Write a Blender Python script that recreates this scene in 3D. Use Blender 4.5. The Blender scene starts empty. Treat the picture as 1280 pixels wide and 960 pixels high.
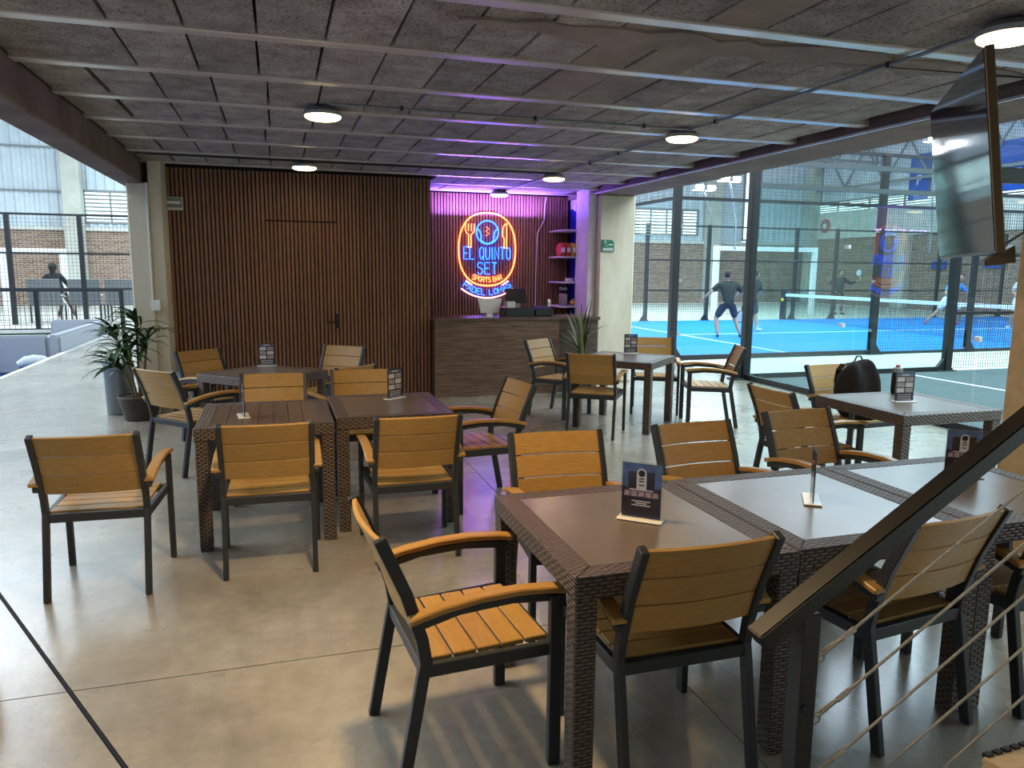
import bpy, bmesh, math, random
from mathutils import Vector, Matrix
random.seed(7)
PI = math.pi
scene = bpy.context.scene
col = scene.collection

# ------------------------------------------------------------------ camera
cam_data = bpy.data.cameras.new('camera')
cam_data.sensor_width = 36.0
cam_data.lens = 940.0 / 1280.0 * 36.0
cam_data.clip_start = 0.05
cam_data.clip_end = 300
cam = bpy.data.objects.new('camera', cam_data)
col.objects.link(cam)
RX, UX, FX = (0.954, -0.298, 0.009), (0.036, 0.147, 0.988), (0.296, 0.943, -0.151)
cam.matrix_world = Matrix(((RX[0], UX[0], -FX[0], 0.0), (RX[1], UX[1], -FX[1], 0.0),
                           (RX[2], UX[2], -FX[2], 1.68), (0, 0, 0, 1)))
scene.camera = cam

# ------------------------------------------------------------------ sky and exposure
world = bpy.data.worlds.new('sky')
scene.world = world
world.use_nodes = True
bgn = world.node_tree.nodes['Background']
bgn.inputs[0].default_value = (0.80, 0.92, 1.0, 1)
bgn.inputs[1].default_value = 3.0
vs = scene.view_settings
vs.view_transform = 'Standard'
vs.look = 'None'
vs.exposure = 0.38
vs.gamma = 1.0
vs.use_curve_mapping = False


def lamp(name, kind, loc, energy, color, rot=(0, 0, 0), size=1.0, size_y=None, shape=None):
    d = bpy.data.lights.new(name, kind)
    d.energy = energy
    d.color = color
    if kind == 'AREA':
        d.shape = shape or ('RECTANGLE' if size_y else 'SQUARE')
        d.size = size
        if size_y:
            d.size_y = size_y
    elif kind == 'POINT':
        d.shadow_soft_size = size
    o = bpy.data.objects.new(name, d)
    o.location = loc
    o.rotation_euler = rot
    col.objects.link(o)
    return o


# added area lights under the closed hall roof, standing in for daylight
COOL = (0.74, 0.90, 1.0)
lamp('hall_fill_court', 'AREA', (15, 17, 8.6), 4500, COOL, size=16, size_y=20)
lamp('hall_fill_right', 'AREA', (13, 4, 8.6), 2800, COOL, size=12, size_y=12)
lamp('hall_fill_left', 'AREA', (-10.5, 16, 8.6), 3300, (0.80, 0.91, 1.0), size=9, size_y=26)
lamp('hall_fill_back', 'AREA', (4, 28, 8.6), 2100, COOL, size=18, size_y=9)

# ------------------------------------------------------------------ helpers


class MB:
    def __init__(self):
        self.v, self.f = [], []

    def add(self, vs_, fs):
        n = len(self.v)
        self.v += [tuple(p) for p in vs_]
        self.f += [tuple(i + n for i in q) for q in fs]
        return self

    def box(self, x0, x1, y0, y1, z0, z1, m=None):
        vs_ = [(x, y, z) for x in (x0, x1) for y in (y0, y1) for z in (z0, z1)]
        if m:
            vs_ = [m @ Vector(p) for p in vs_]
        return self.add(vs_, [(0, 1, 3, 2), (4, 6, 7, 5), (0, 4, 5, 1), (2, 3, 7, 6), (0, 2, 6, 4), (1, 5, 7, 3)])

    def bar(self, a, b, w, h=None, up=(0, 0, 1)):
        """rectangular bar from a to b"""
        a, b = Vector(a), Vector(b)
        h = h or w
        d = (b - a).normalized()
        s = d.cross(Vector(up))
        if s.length < 1e-4:
            s = d.cross(Vector((0, 1, 0)))
        s.normalize()
        t = s.cross(d)
        vs_ = [p + s * (w / 2 * i) + t * (h / 2 * j) for p in (a, b) for i, j in ((-1, -1), (1, -1), (1, 1), (-1, 1))]
        return self.add(vs_, [(3, 2, 1, 0), (4, 5, 6, 7), (0, 1, 5, 4), (1, 2, 6, 5), (2, 3, 7, 6), (3, 0, 4, 7)])

    def tube(self, pts, r, n=8, closed=False, caps=True):
        pts = [Vector(p) for p in pts]
        N = len(pts)
        rs = r if isinstance(r, (list, tuple)) else [r] * N
        rings = []
        ref = None
        for i, p in enumerate(pts):
            if closed:
                d = pts[(i + 1) % N] - pts[i - 1]
            else:
                d = pts[min(i + 1, N - 1)] - pts[max(i - 1, 0)]
            d.normalize()
            if ref is None:
                ref = d.orthogonal().normalized()
            s = (ref - d * ref.dot(d))
            if s.length < 1e-5:
                s = d.orthogonal()
            s.normalize()
            ref = s
            t = d.cross(s)
            rings.append([p + (s * math.cos(2 * PI * k / n) + t * math.sin(2 * PI * k / n)) * rs[i] for k in range(n)])
        vs_ = [q for rg in rings for q in rg]
        fs = []
        for i in range(N if closed else N - 1):
            j = (i + 1) % N
            for k in range(n):
                l = (k + 1) % n
                fs.append((i * n + k, i * n + l, j * n + l, j * n + k))
        if caps and not closed:
            fs.append(tuple(range(n - 1, -1, -1)))
            fs.append(tuple((N - 1) * n + k for k in range(n)))
        return self.add(vs_, fs)

    def lathe(self, prof, n=20, c=(0, 0, 0)):
        """prof: (radius, z) from bottom to top"""
        vs_ = [(c[0] + r_ * math.cos(2 * PI * k / n), c[1] + r_ * math.sin(2 * PI * k / n), c[2] + z) for r_, z in prof for k in range(n)]
        fs = []
        for i in range(len(prof) - 1):
            for k in range(n):
                l = (k + 1) % n
                fs.append((i * n + k, i * n + l, (i + 1) * n + l, (i + 1) * n + k))
        fs.append(tuple(range(n - 1, -1, -1)))
        fs.append(tuple((len(prof) - 1) * n + k for k in range(n)))
        return self.add(vs_, fs)

    def prism(self, poly, axis, a, b):
        """poly in the two other axes, extruded along axis from a to b"""
        def mk(p, t):
            return {'x': (t, p[0], p[1]), 'y': (p[0], t, p[1]), 'z': (p[0], p[1], t)}[axis]
        n = len(poly)
        vs_ = [mk(p, a) for p in poly] + [mk(p, b) for p in poly]
        fs = [tuple(range(n - 1, -1, -1)), tuple(range(n, 2 * n))]
        for i in range(n):
            j = (i + 1) % n
            fs.append((i, j, n + j, n + i))
        return self.add(vs_, fs)

    def sweep(self, path, axis, a, b, t):
        """strip of thickness t that follows a path in the two other axes, extruded along axis"""
        P = [Vector(p) for p in path]
        L, R_ = [], []
        for i, p in enumerate(P):
            d = (P[min(i + 1, len(P) - 1)] - P[max(i - 1, 0)]).normalized()
            nrm = Vector((-d.y, d.x))
            L.append(p + nrm * t / 2)
            R_.append(p - nrm * t / 2)
        n = len(P)

        def mk(p, q):
            return {'x': (q, p[0], p[1]), 'y': (p[0], q, p[1]), 'z': (p[0], p[1], q)}[axis]
        vs_ = [mk(p, q) for p0, p1 in zip(L, R_) for p, q in ((p0, a), (p0, b), (p1, b), (p1, a))]
        fs = []
        for i in range(n - 1):
            for k in range(4):
                l = (k + 1) % 4
                fs.append((i * 4 + k, i * 4 + l, i * 4 + 4 + l, i * 4 + 4 + k))
        fs += [(3, 2, 1, 0), tuple((n - 1) * 4 + k for k in range(4))]
        return self.add(vs_, fs)

    def mesh(self, name, mat, smooth=False, bevel=0.0, seg=1):
        me = bpy.data.meshes.new(name)
        me.from_pydata([tuple(p) for p in self.v], [], self.f)
        bm = bmesh.new()
        bm.from_mesh(me)
        bmesh.ops.recalc_face_normals(bm, faces=bm.faces)
        if bevel:
            es = [e for e in bm.edges if len(e.link_faces) == 2 and e.calc_face_angle(0) > 0.6]
            bmesh.ops.bevel(bm, geom=es, offset=bevel, segments=seg, affect='EDGES', clamp_overlap=True)
        bm.to_mesh(me)
        bm.free()
        if mat:
            me.materials.append(mat)
        if smooth:
            me.polygons.foreach_set('use_smooth', [True] * len(me.polygons))
            try:
                me.set_sharp_from_angle(angle=0.7)
            except Exception:
                pass
        me.update()
        return me

    def build(self, name, mat, parent=None, loc=None, smooth=False, bevel=0.0, seg=1):
        return link(name, self.mesh(name, mat, smooth, bevel, seg), parent, loc)


def link(name, me, parent=None, loc=None, rot=None):
    o = bpy.data.objects.new(name, me)
    col.objects.link(o)
    if parent:
        o.parent = parent
    if loc:
        o.location = loc
    if rot:
        o.rotation_euler = rot
    return o


def tag(o, label=None, cat=None, group=None, kind=None):
    if label:
        o['label'] = label
    if cat:
        o['category'] = cat
    if group:
        o['group'] = group
    if kind:
        o['kind'] = kind
    return o


def thing(name, label, cat, loc=(0, 0, 0), rz=0.0, group=None):
    o = bpy.data.objects.new(name, None)
    o.empty_display_size = 0.1
    col.objects.link(o)
    o.location = loc
    o.rotation_euler = (0, 0, rz)
    return tag(o, label, cat, group)


def copy_tree(o, parent=None):
    c = o.copy()
    col.objects.link(c)
    if parent:
        c.parent = parent
    for ch in o.children:
        copy_tree(ch, c)
    return c


def structure(o):
    o['kind'] = 'structure'
    return o


def B(x0, x1, y0, y1, z0, z1):
    return MB().box(x0, x1, y0, y1, z0, z1)


def to_mesh(o, name, mat=None):
    """evaluate a curve, text or modifier stack to a plain mesh and drop the source"""
    dg = bpy.context.evaluated_depsgraph_get()
    me = bpy.data.meshes.new_from_object(o.evaluated_get(dg))
    me.name = name
    me.materials.clear()
    if mat:
        me.materials.append(mat)
    bpy.data.objects.remove(o, do_unlink=True)
    return me


def text_mesh(txt, size, mat, depth=0.002):
    c = bpy.data.curves.new('lettering', 'FONT')
    c.body = txt
    c.size = size
    c.extrude = depth
    c.align_x = 'CENTER'
    c.align_y = 'CENTER'
    o = bpy.data.objects.new('lettering', c)
    col.objects.link(o)
    bpy.context.view_layer.update()
    return to_mesh(o, 'lettering', mat)


# ------------------------------------------------------------------ materials
def nodes_of(name):
    m = bpy.data.materials.new(name)
    m.use_nodes = True
    nt = m.node_tree
    return m, nt, nt.nodes['Principled BSDF']


def ramp(nt, fac, stops):
    r = nt.nodes.new('ShaderNodeValToRGB')
    el = r.color_ramp.elements
    while len(el) < len(stops):
        el.new(0.5)
    for e, (p, c) in zip(el, stops):
        e.position = p
        e.color = (c[0], c[1], c[2], 1)
    nt.links.new(fac, r.inputs[0])
    return r.outputs[0]


def coords(nt, scale=(1, 1, 1), world_space=False, rot=(0, 0, 0)):
    if world_space:
        src = nt.nodes.new('ShaderNodeNewGeometry').outputs['Position']
    else:
        src = nt.nodes.new('ShaderNodeTexCoord').outputs['Object']
    mp = nt.nodes.new('ShaderNodeMapping')
    mp.inputs['Scale'].default_value = scale
    mp.inputs['Rotation'].default_value = rot
    nt.links.new(src, mp.inputs['Vector'])
    return mp.outputs[0]


def noise(nt, vec, scale, detail=4, rough=0.6):
    n = nt.nodes.new('ShaderNodeTexNoise')
    n.inputs['Scale'].default_value = scale
    n.inputs['Detail'].default_value = detail
    n.inputs['Roughness'].default_value = rough
    nt.links.new(vec, n.inputs['Vector'])
    return n.outputs['Fac']


def bump(nt, bsdf, h, strength=0.3, dist=0.01):
    b = nt.nodes.new('ShaderNodeBump')
    b.inputs['Strength'].default_value = strength
    b.inputs['Distance'].default_value = dist
    nt.links.new(h, b.inputs['Height'])
    nt.links.new(b.outputs[0], bsdf.inputs['Normal'])


def vary(nt, color, amount):
    """small tone change from piece to piece"""
    oi = nt.nodes.new('ShaderNodeObjectInfo')
    mr = nt.nodes.new('ShaderNodeMapRange')
    mr.inputs['To Min'].default_value = 1 - amount
    mr.inputs['To Max'].default_value = 1 + amount
    nt.links.new(oi.outputs['Random'], mr.inputs['Value'])
    mx = nt.nodes.new('ShaderNodeVectorMath')
    mx.operation = 'SCALE'
    nt.links.new(color, mx.inputs[0])
    nt.links.new(mr.outputs[0], mx.inputs['Scale'])
    return mx.outputs[0]


def plain(name, c, rough=0.5, metal=0.0, spec=0.5, nscale=0.0, namt=0.15, bmp=0.0, alpha=None):
    m, nt, b = nodes_of(name)
    b.inputs['Base Color'].default_value = (c[0], c[1], c[2], 1)
    b.inputs['Roughness'].default_value = rough
    b.inputs['Metallic'].default_value = metal
    b.inputs['Specular IOR Level'].default_value = spec
    if nscale:
        f = noise(nt, coords(nt), nscale)
        nt.links.new(ramp(nt, f, [(0.3, [x * (1 - namt) for x in c]), (0.7, [min(1, x * (1 + namt)) for x in c])]), b.inputs['Base Color'])
        if bmp:
            bump(nt, b, f, bmp)
    return m


def glow(name, c, s):
    m, nt, b = nodes_of(name)
    b.inputs['Base Color'].default_value = (c[0], c[1], c[2], 1)
    b.inputs['Emission Color'].default_value = (c[0], c[1], c[2], 1)
    b.inputs['Emission Strength'].default_value = s
    return m


def grain(name, c1, c2, stretch, rough=0.45, scale=6.0, amount=0.1, bmp=0.15, spec=0.4):
    """wood: noise drawn out along one axis"""
    m, nt, b = nodes_of(name)
    v = coords(nt, stretch)
    oi = nt.nodes.new('ShaderNodeObjectInfo')
    ad = nt.nodes.new('ShaderNodeVectorMath')
    ad.operation = 'ADD'
    sc_ = nt.nodes.new('ShaderNodeVectorMath')
    sc_.operation = 'SCALE'
    sc_.inputs[0].default_value = (37, 19, 11)
    nt.links.new(oi.outputs['Random'], sc_.inputs['Scale'])
    nt.links.new(v, ad.inputs[0])
    nt.links.new(sc_.outputs[0], ad.inputs[1])
    f = noise(nt, ad.outputs[0], scale, 5, 0.65)
    nt.links.new(vary(nt, ramp(nt, f, [(0.3, c1), (0.7, c2)]), amount), b.inputs['Base Color'])
    b.inputs['Roughness'].default_value = rough
    b.inputs['Specular IOR Level'].default_value = spec
    bump(nt, b, f, bmp, 0.004)
    return m


def pane(name, tint, refl=1.0):
    """thin glass: lets light through, mirrors at a grazing angle"""
    m = bpy.data.materials.new(name)
    m.use_nodes = True
    nt = m.node_tree
    nt.nodes.clear()
    out = nt.nodes.new('ShaderNodeOutputMaterial')
    mix = nt.nodes.new('ShaderNodeMixShader')
    tr = nt.nodes.new('ShaderNodeBsdfTransparent')
    tr.inputs[0].default_value = (tint[0], tint[1], tint[2], 1)
    gl = nt.nodes.new('ShaderNodeBsdfGlossy')
    gl.inputs['Roughness'].default_value = 0.02
    lw = nt.nodes.new('ShaderNodeLayerWeight')
    lw.inputs[0].default_value = 0.5
    pw = nt.nodes.new('ShaderNodeMath')
    pw.operation = 'POWER'
    pw.inputs[1].default_value = 4.5
    nt.links.new(lw.outputs['Facing'], pw.inputs[0])
    mr = nt.nodes.new('ShaderNodeMapRange')
    mr.inputs['To Min'].default_value = 0.025 * refl
    mr.inputs['To Max'].default_value = 0.55 * refl
    nt.links.new(pw.outputs[0], mr.inputs['Value'])
    nt.links.new(mr.outputs[0], mix.inputs[0])
    nt.links.new(tr.outputs[0], mix.inputs[1])
    nt.links.new(gl.outputs[0], mix.inputs[2])
    nt.links.new(mix.outputs[0], out.inputs[0])
    return m


def woven(name, c1, c2, cm):
    """plastic wicker: short strands over and under, in rows"""
    m, nt, b = nodes_of(name)
    geo = nt.nodes.new('ShaderNodeNewGeometry')
    tc = nt.nodes.new('ShaderNodeTexCoord')
    sx = nt.nodes.new('ShaderNodeSeparateXYZ')
    nt.links.new(tc.outputs['Object'], sx.inputs[0])
    sn = nt.nodes.new('ShaderNodeSeparateXYZ')
    nrm = nt.nodes.new('ShaderNodeTexCoord').outputs['Normal']
    nt.links.new(nrm, sn.inputs[0])
    top = nt.nodes.new('ShaderNodeMath')
    top.operation = 'GREATER_THAN'
    ab = nt.nodes.new('ShaderNodeMath')
    ab.operation = 'ABSOLUTE'
    nt.links.new(sn.outputs[2], ab.inputs[0])
    nt.links.new(ab.outputs[0], top.inputs[0])
    top.inputs[1].default_value = 0.6
    s = nt.nodes.new('ShaderNodeMath')
    s.operation = 'ADD'
    nt.links.new(sx.outputs[0], s.inputs[0])
    nt.links.new(sx.outputs[1], s.inputs[1])
    cb1 = nt.nodes.new('ShaderNodeCombineXYZ')
    nt.links.new(s.outputs[0], cb1.inputs[0])
    nt.links.new(sx.outputs[2], cb1.inputs[1])
    mx = nt.nodes.new('ShaderNodeMix')
    mx.data_type = 'VECTOR'
    nt.links.new(top.outputs[0], mx.inputs[0])
    nt.links.new(cb1.outputs[0], mx.inputs[4])
    nt.links.new(tc.outputs['Object'], mx.inputs[5])
    sv = nt.nodes.new('ShaderNodeSeparateXYZ')
    nt.links.new(mx.outputs[1], sv.inputs[0])

    def mt(op, a, b_=None):
        n = nt.nodes.new('ShaderNodeMath')
        n.operation = op
        for q, val in enumerate((a, b_)):
            if val is None:
                continue
            if isinstance(val, (int, float)):
                n.inputs[q].default_value = val
            else:
                nt.links.new(val, n.inputs[q])
        return n.outputs[0]
    row = mt('DIVIDE', sv.outputs[1], 0.0125)
    fr = mt('FRACT', row)
    par = mt('MULTIPLY', mt('FLOOR', row), 0.5)
    ph = mt('ADD', mt('DIVIDE', sv.outputs[0], 0.040), par)
    along = mt('ABSOLUTE', mt('SINE', mt('MULTIPLY', ph, PI)))
    across = mt('SINE', mt('MULTIPLY', fr, PI))
    h = mt('MULTIPLY', mt('POWER', along, 0.75), mt('POWER', across, 0.6))
    c = ramp(nt, h, [(0.06, cm), (0.42, c1), (0.95, c2)])  # colour follows strand height, painting shade into gaps and light onto crowns
    nt.links.new(c, b.inputs['Base Color'])
    bump(nt, b, h, 1.0, 0.006)
    b.inputs['Roughness'].default_value = 0.36
    return m


def concrete(name, stops, scale, rough=0.8, bmp=0.25, fine=40.0, amount=0.0, ws=True, stretch=(1, 1, 1)):
    m, nt, b = nodes_of(name)
    v = coords(nt, stretch, ws)
    f = noise(nt, v, scale, 6, 0.62)
    c = ramp(nt, f, stops)
    if amount:
        c = vary(nt, c, amount)
        sp = ramp(nt, noise(nt, v, 60, 3, 0.8), [(0.36, (.35, .34, .33)), (0.50, (1, 1, 1)), (0.72, (1.0, 1.0, 1.0))])
        mu = nt.nodes.new('ShaderNodeVectorMath')
        mu.operation = 'MULTIPLY'
        nt.links.new(c, mu.inputs[0])
        nt.links.new(sp, mu.inputs[1])
        c = mu.outputs[0]
    nt.links.new(c, b.inputs['Base Color'])
    b.inputs['Roughness'].default_value = rough
    b.inputs['Specular IOR Level'].default_value = 0.3
    bump(nt, b, noise(nt, v, fine, 4, 0.7), bmp, 0.01)
    return m


M = {}
M['frame'] = plain('powder_coated_metal', (0.028, 0.031, 0.034), 0.42, 0.0, 0.38, 300, 0.25)
M['slatwood'] = grain('polywood_slat', (0.33, 0.178, 0.045), (0.46, 0.265, 0.075), (3, 40, 40), 0.42, 4.0, 0.10)
M['armwood'] = grain('polywood_arm', (0.33, 0.170, 0.040), (0.46, 0.25, 0.065), (40, 3, 40), 0.36, 4.0, 0.08)
M['wicker'] = woven('wicker', (0.080, 0.056, 0.044), (0.15, 0.11, 0.085), (0.006, 0.004, 0.004))
M['tabletop'] = concrete('satin_table_panel', [(0.3, (0.115, 0.088, 0.070)), (0.7, (0.165, 0.130, 0.104))], 3.0, 0.33, 0.03, 25, ws=False)
tn = M['tabletop'].node_tree.nodes['Principled BSDF']
tn.inputs['Coat Weight'].default_value = 0.6
tn.inputs['Coat IOR'].default_value = 1.52
tn.inputs['Coat Roughness'].default_value = 0.22
M['plank_top'] = grain('dark_plank', (0.045, 0.026, 0.018), (0.17, 0.115, 0.085), (30, 2.5, 30), 0.30, 3.0, 0.15)
M['black'] = plain('black_metal', (0.012, 0.013, 0.015), 0.42, 0.0, 0.5, 60, 0.3)
M['blackgloss'] = plain('black_plastic', (0.012, 0.012, 0.014), 0.25)
M['rail_paint'] = plain('handrail_paint', (0.008, 0.007, 0.005), 0.38, 0.0, 0.45, 260, 0.6, 0.08)
M['steel'] = plain('brushed_steel', (0.55, 0.55, 0.56), 0.28, 1.0, 0.5, 90, 0.12)
M['zinc'] = plain('zinc_steel', (0.42, 0.42, 0.41), 0.42, 0.85, 0.5, 120, 0.2)
M['cable'] = plain('black_rubber', (0.008, 0.008, 0.009), 0.7, 0, 0.15)
M['rope'] = plain('steel_rope', (0.36, 0.33, 0.29), 0.45, 0.7, 0.5, 400, 0.35, 0.5)
M['slat'] = grain('wall_slat_wood', (0.18, 0.085, 0.046), (0.30, 0.152, 0.085), (30, 30, 2), 0.42, 3.0, 0.12)
M['slatback'] = plain('wall_backing', (0.014, 0.010, 0.009), 0.7, 0, 0.3, 20, 0.3)
M['counter'] = grain('counter_laminate', (0.065, 0.035, 0.024), (0.26, 0.165, 0.115), (1.2, 20, 26), 0.42, 2.6, 0.06)
M['counter_dark'] = grain('counter_end_laminate', (0.035, 0.022, 0.018), (0.12, 0.085, 0.065), (1.2, 6, 14), 0.4, 2.0, 0.06)
M['counter_top'] = plain('counter_top', (0.10, 0.065, 0.05), 0.22, 0, 0.5, 14, 0.3)
M['block'] = concrete('hollow_block', [(0.30, (0.22, 0.19, 0.175)), (0.5, (0.33, 0.295, 0.275)), (0.70, (0.45, 0.41, 0.385))], 5.0, 0.9, 0.8, 85, 0.16)
M['rib'] = concrete('ceiling_rib', [(0.3, (0.46, 0.43, 0.42)), (0.7, (0.58, 0.55, 0.54))], 4.0, 0.38, 0.1, 40)
M['ceiling_gap'] = plain('ceiling_gap', (0.045, 0.038, 0.034), 0.95, 0, 0.1, 12, 0.3)
tn = M['rib'].node_tree.nodes['Principled BSDF']
tn.inputs['Coat Weight'].default_value = 0.6
tn.inputs['Coat IOR'].default_value = 1.6
tn.inputs['Coat Roughness'].default_value = 0.18
M['mortar'] = concrete('ceiling_mortar', [(0.3, (0.19, 0.155, 0.13)), (0.7, (0.32, 0.27, 0.235))], 3.0, 0.9, 0.5, 50)
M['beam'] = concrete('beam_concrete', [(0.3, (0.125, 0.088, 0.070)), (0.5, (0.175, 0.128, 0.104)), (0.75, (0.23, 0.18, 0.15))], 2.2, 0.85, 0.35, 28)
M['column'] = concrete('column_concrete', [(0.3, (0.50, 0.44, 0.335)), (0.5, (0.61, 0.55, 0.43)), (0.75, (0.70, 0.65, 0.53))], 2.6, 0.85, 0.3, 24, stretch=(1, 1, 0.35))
M['render'] = concrete('rough_render', [(0.3, (0.50, 0.36, 0.20)), (0.7, (0.66, 0.50, 0.31))], 8.0, 0.9, 1.0, 55)
M['hallcol'] = concrete('hall_column', [(0.3, (0.42, 0.43, 0.38)), (0.7, (0.56, 0.57, 0.51))], 1.5, 0.85, 0.2, 20)
M['corrugated'] = plain('corrugated_sheet', (0.56, 0.64, 0.70), 0.5, 0.0, 0.4, 1.5, 0.10)
M['bin_grey'] = plain('bin_grey_metal', (0.16, 0.175, 0.19), 0.35, 0.5, 0.5, 60, 0.2)
M['court_rail'] = plain('court_rail', (0.07, 0.085, 0.09), 0.45)
M['white'] = plain('white_paint', (0.78, 0.79, 0.80), 0.5, 0, 0.4, 20, 0.05)
M['offwhite'] = plain('off_white', (0.62, 0.61, 0.58), 0.55, 0, 0.4, 20, 0.08)
M['grey'] = plain('grey_paint', (0.22, 0.24, 0.25), 0.5, 0, 0.4, 20, 0.12)
M['ledge'] = plain('painted_ledge', (0.62, 0.62, 0.58), 0.8, 0, 0.2, 3, 0.12)
M['walkway'] = concrete('walkway_concrete', [(0.3, (0.46, 0.47, 0.42)), (0.7, (0.58, 0.59, 0.53))], 1.2, 0.6, 0.2, 22)
M['court_blue'] = plain('blue_court_turf', (0.008, 0.20, 0.62), 0.75, 0, 0.2, 160, 0.22, 0.3)
M['court_grey'] = plain('dark_court_turf', (0.075, 0.10, 0.105), 0.8, 0, 0.2, 60, 0.35, 0.4)
M['turf_green'] = plain('green_turf', (0.012, 0.035, 0.010), 0.95, 0, 0.1, 70, 0.5, 0.6)
M['line'] = plain('court_line_paint', (0.80, 0.84, 0.86), 0.7, 0, 0.2, 90, 0.1)
M['blue_carpet'] = plain('blue_carpet', (0.005, 0.10, 0.36), 0.9, 0, 0.1, 90, 0.3)
M['glass'] = pane('court_glass', (0.90, 0.97, 0.96))
M['acrylic'] = pane('clear_acrylic', (0.95, 0.96, 0.97), 1.2)
M['acrylic_base'] = plain('acrylic_foot', (0.80, 0.76, 0.66), 0.18, 0, 0.6)
M['banner'] = plain('blue_banner', (0.010, 0.075, 0.42), 0.6, 0, 0.3, 2, 0.2)
M['sofa'] = plain('grey_sofa_fabric', (0.31, 0.33, 0.36), 0.9, 0, 0.2, 140, 0.15, 0.3)
M['netting'] = plain('net_cord', (0.03, 0.035, 0.04), 0.8)
M['wire'] = plain('fence_wire', (0.055, 0.062, 0.066), 0.5, 0.3)
M['skin'] = plain('skin', (0.42, 0.235, 0.165), 0.55, 0, 0.4, 30, 0.1)
M['hair'] = plain('dark_hair', (0.012, 0.010, 0.009), 0.6, 0, 0.4, 80, 0.4)
M['shirt_black'] = plain('black_shirt', (0.022, 0.025, 0.028), 0.85, 0, 0.2, 30, 0.3)
M['shorts_navy'] = plain('navy_shorts', (0.012, 0.016, 0.040), 0.8, 0, 0.2, 30, 0.3)
M['shirt_blue'] = plain('light_blue_shirt', (0.07, 0.30, 0.62), 0.8, 0, 0.2, 30, 0.2)
M['shirt_pale'] = plain('patterned_pale_shirt', (0.42, 0.50, 0.58), 0.8, 0, 0.2, 14, 0.6)
M['red'] = plain('red_shoe', (0.55, 0.03, 0.05), 0.6)
M['orange'] = plain('orange_tube', (0.80, 0.30, 0.02), 0.5)
M['yellow'] = plain('yellow_paint', (0.75, 0.55, 0.04), 0.5)
M['leaf'] = grain('palm_leaf', (0.018, 0.050, 0.012), (0.05, 0.115, 0.028), (20, 20, 2), 0.45, 2.0, 0.35)
M['leaf_olive'] = grain('sword_leaf', (0.045, 0.065, 0.018), (0.15, 0.17, 0.055), (20, 20, 3), 0.5, 2.0, 0.35)
M['stem'] = plain('plant_cane', (0.17, 0.14, 0.07), 0.8, 0, 0.2, 30, 0.4, 0.4)
M['soil'] = plain('potting_soil', (0.10, 0.05, 0.028), 0.95, 0, 0.1, 60, 0.5, 0.8)
M['pot'] = plain('dark_clay_pot', (0.035, 0.024, 0.020), 0.5, 0, 0.4, 14, 0.25)
M['warm'] = glow('warm_lamp_diffuser', (1.0, 0.74, 0.36), 9.0)
M['neon_warm'] = glow('warm_neon', (1.0, 0.19, 0.045), 4.6)
M['neon_blue'] = glow('blue_neon', (0.006, 0.055, 1.0), 14.0)
M['neon_white'] = glow('white_violet_neon', (1.0, 0.50, 0.52), 1.9)
M['flood'] = glow('flood_lens', (0.92, 0.97, 1.0), 60.0)
M['blue_panel'] = plain('blue_wall_panel', (0.012, 0.02, 0.30), 0.5, 0, 0.4, 10, 0.2)
M['plaster'] = plain('white_plaster', (0.62, 0.58, 0.60), 0.8, 0, 0.2, 10, 0.08)
M['green_sign'] = plain('green_sign', (0.015, 0.17, 0.085), 0.4)
M['card_dark'] = plain('menu_card_dark', (0.022, 0.018, 0.035), 0.35, 0, 0.4, 40, 0.5)
M['card_sky'] = plain('menu_card_sky', (0.10, 0.17, 0.38), 0.35, 0, 0.4, 18, 0.5)
M['card_violet'] = plain('menu_card_violet', (0.10, 0.03, 0.16), 0.35, 0, 0.4, 30, 0.5)
M['card_photo'] = plain('menu_card_photo', (0.42, 0.33, 0.34), 0.35, 0, 0.4, 160, 0.8)
M['card_white'] = plain('menu_card_white', (0.72, 0.70, 0.72), 0.35)
M['chip_red'] = plain('chip_bag_red', (0.50, 0.05, 0.04), 0.3, 0, 0.5, 30, 0.5)
M['chip_yellow'] = plain('chip_bag_yellow', (0.62, 0.42, 0.09), 0.3, 0, 0.5, 30, 0.4)
M['canvas'] = plain('backpack_canvas', (0.026, 0.022, 0.022), 0.9, 0, 0.12, 120, 0.4, 0.4)
M['tvback'] = plain('tv_bezel', (0.12, 0.085, 0.045), 0.35, 0.5)
M['screen'] = plain('tv_screen', (0.006, 0.005, 0.010), 0.07, 0, 0.9)
M['sofa_light'] = plain('pale_cloth', (0.50, 0.54, 0.52), 0.9, 0, 0.2, 40, 0.15)
M['car_grey'] = plain('grey_panel', (0.10, 0.11, 0.12), 0.4)


def brick_mat():
    m, nt, b = nodes_of('hall_brick')
    p = nt.nodes.new('ShaderNodeNewGeometry').outputs['Position']
    s = nt.nodes.new('ShaderNodeSeparateXYZ')
    nt.links.new(p, s.inputs[0])
    a = nt.nodes.new('ShaderNodeMath')
    a.operation = 'ADD'
    nt.links.new(s.outputs[0], a.inputs[0])
    nt.links.new(s.outputs[1], a.inputs[1])
    c = nt.nodes.new('ShaderNodeCombineXYZ')
    nt.links.new(a.outputs[0], c.inputs[0])
    nt.links.new(s.outputs[2], c.inputs[1])
    br = nt.nodes.new('ShaderNodeTexBrick')
    br.inputs['Scale'].default_value = 1.0
    br.inputs['Brick Width'].default_value = 0.24
    br.inputs['Row Height'].default_value = 0.085
    br.inputs['Mortar Size'].default_value = 0.010
    br.inputs['Bias'].default_value = -0.1
    br.inputs['Color1'].default_value = (0.20, 0.105, 0.07, 1)
    br.inputs['Color2'].default_value = (0.33, 0.22, 0.155, 1)
    br.inputs['Mortar'].default_value = (0.42, 0.38, 0.33, 1)
    nt.links.new(c.outputs[0], br.inputs['Vector'])
    nt.links.new(br.outputs['Color'], b.inputs['Base Color'])
    b.inputs['Roughness'].default_value = 0.9
    return m


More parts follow.
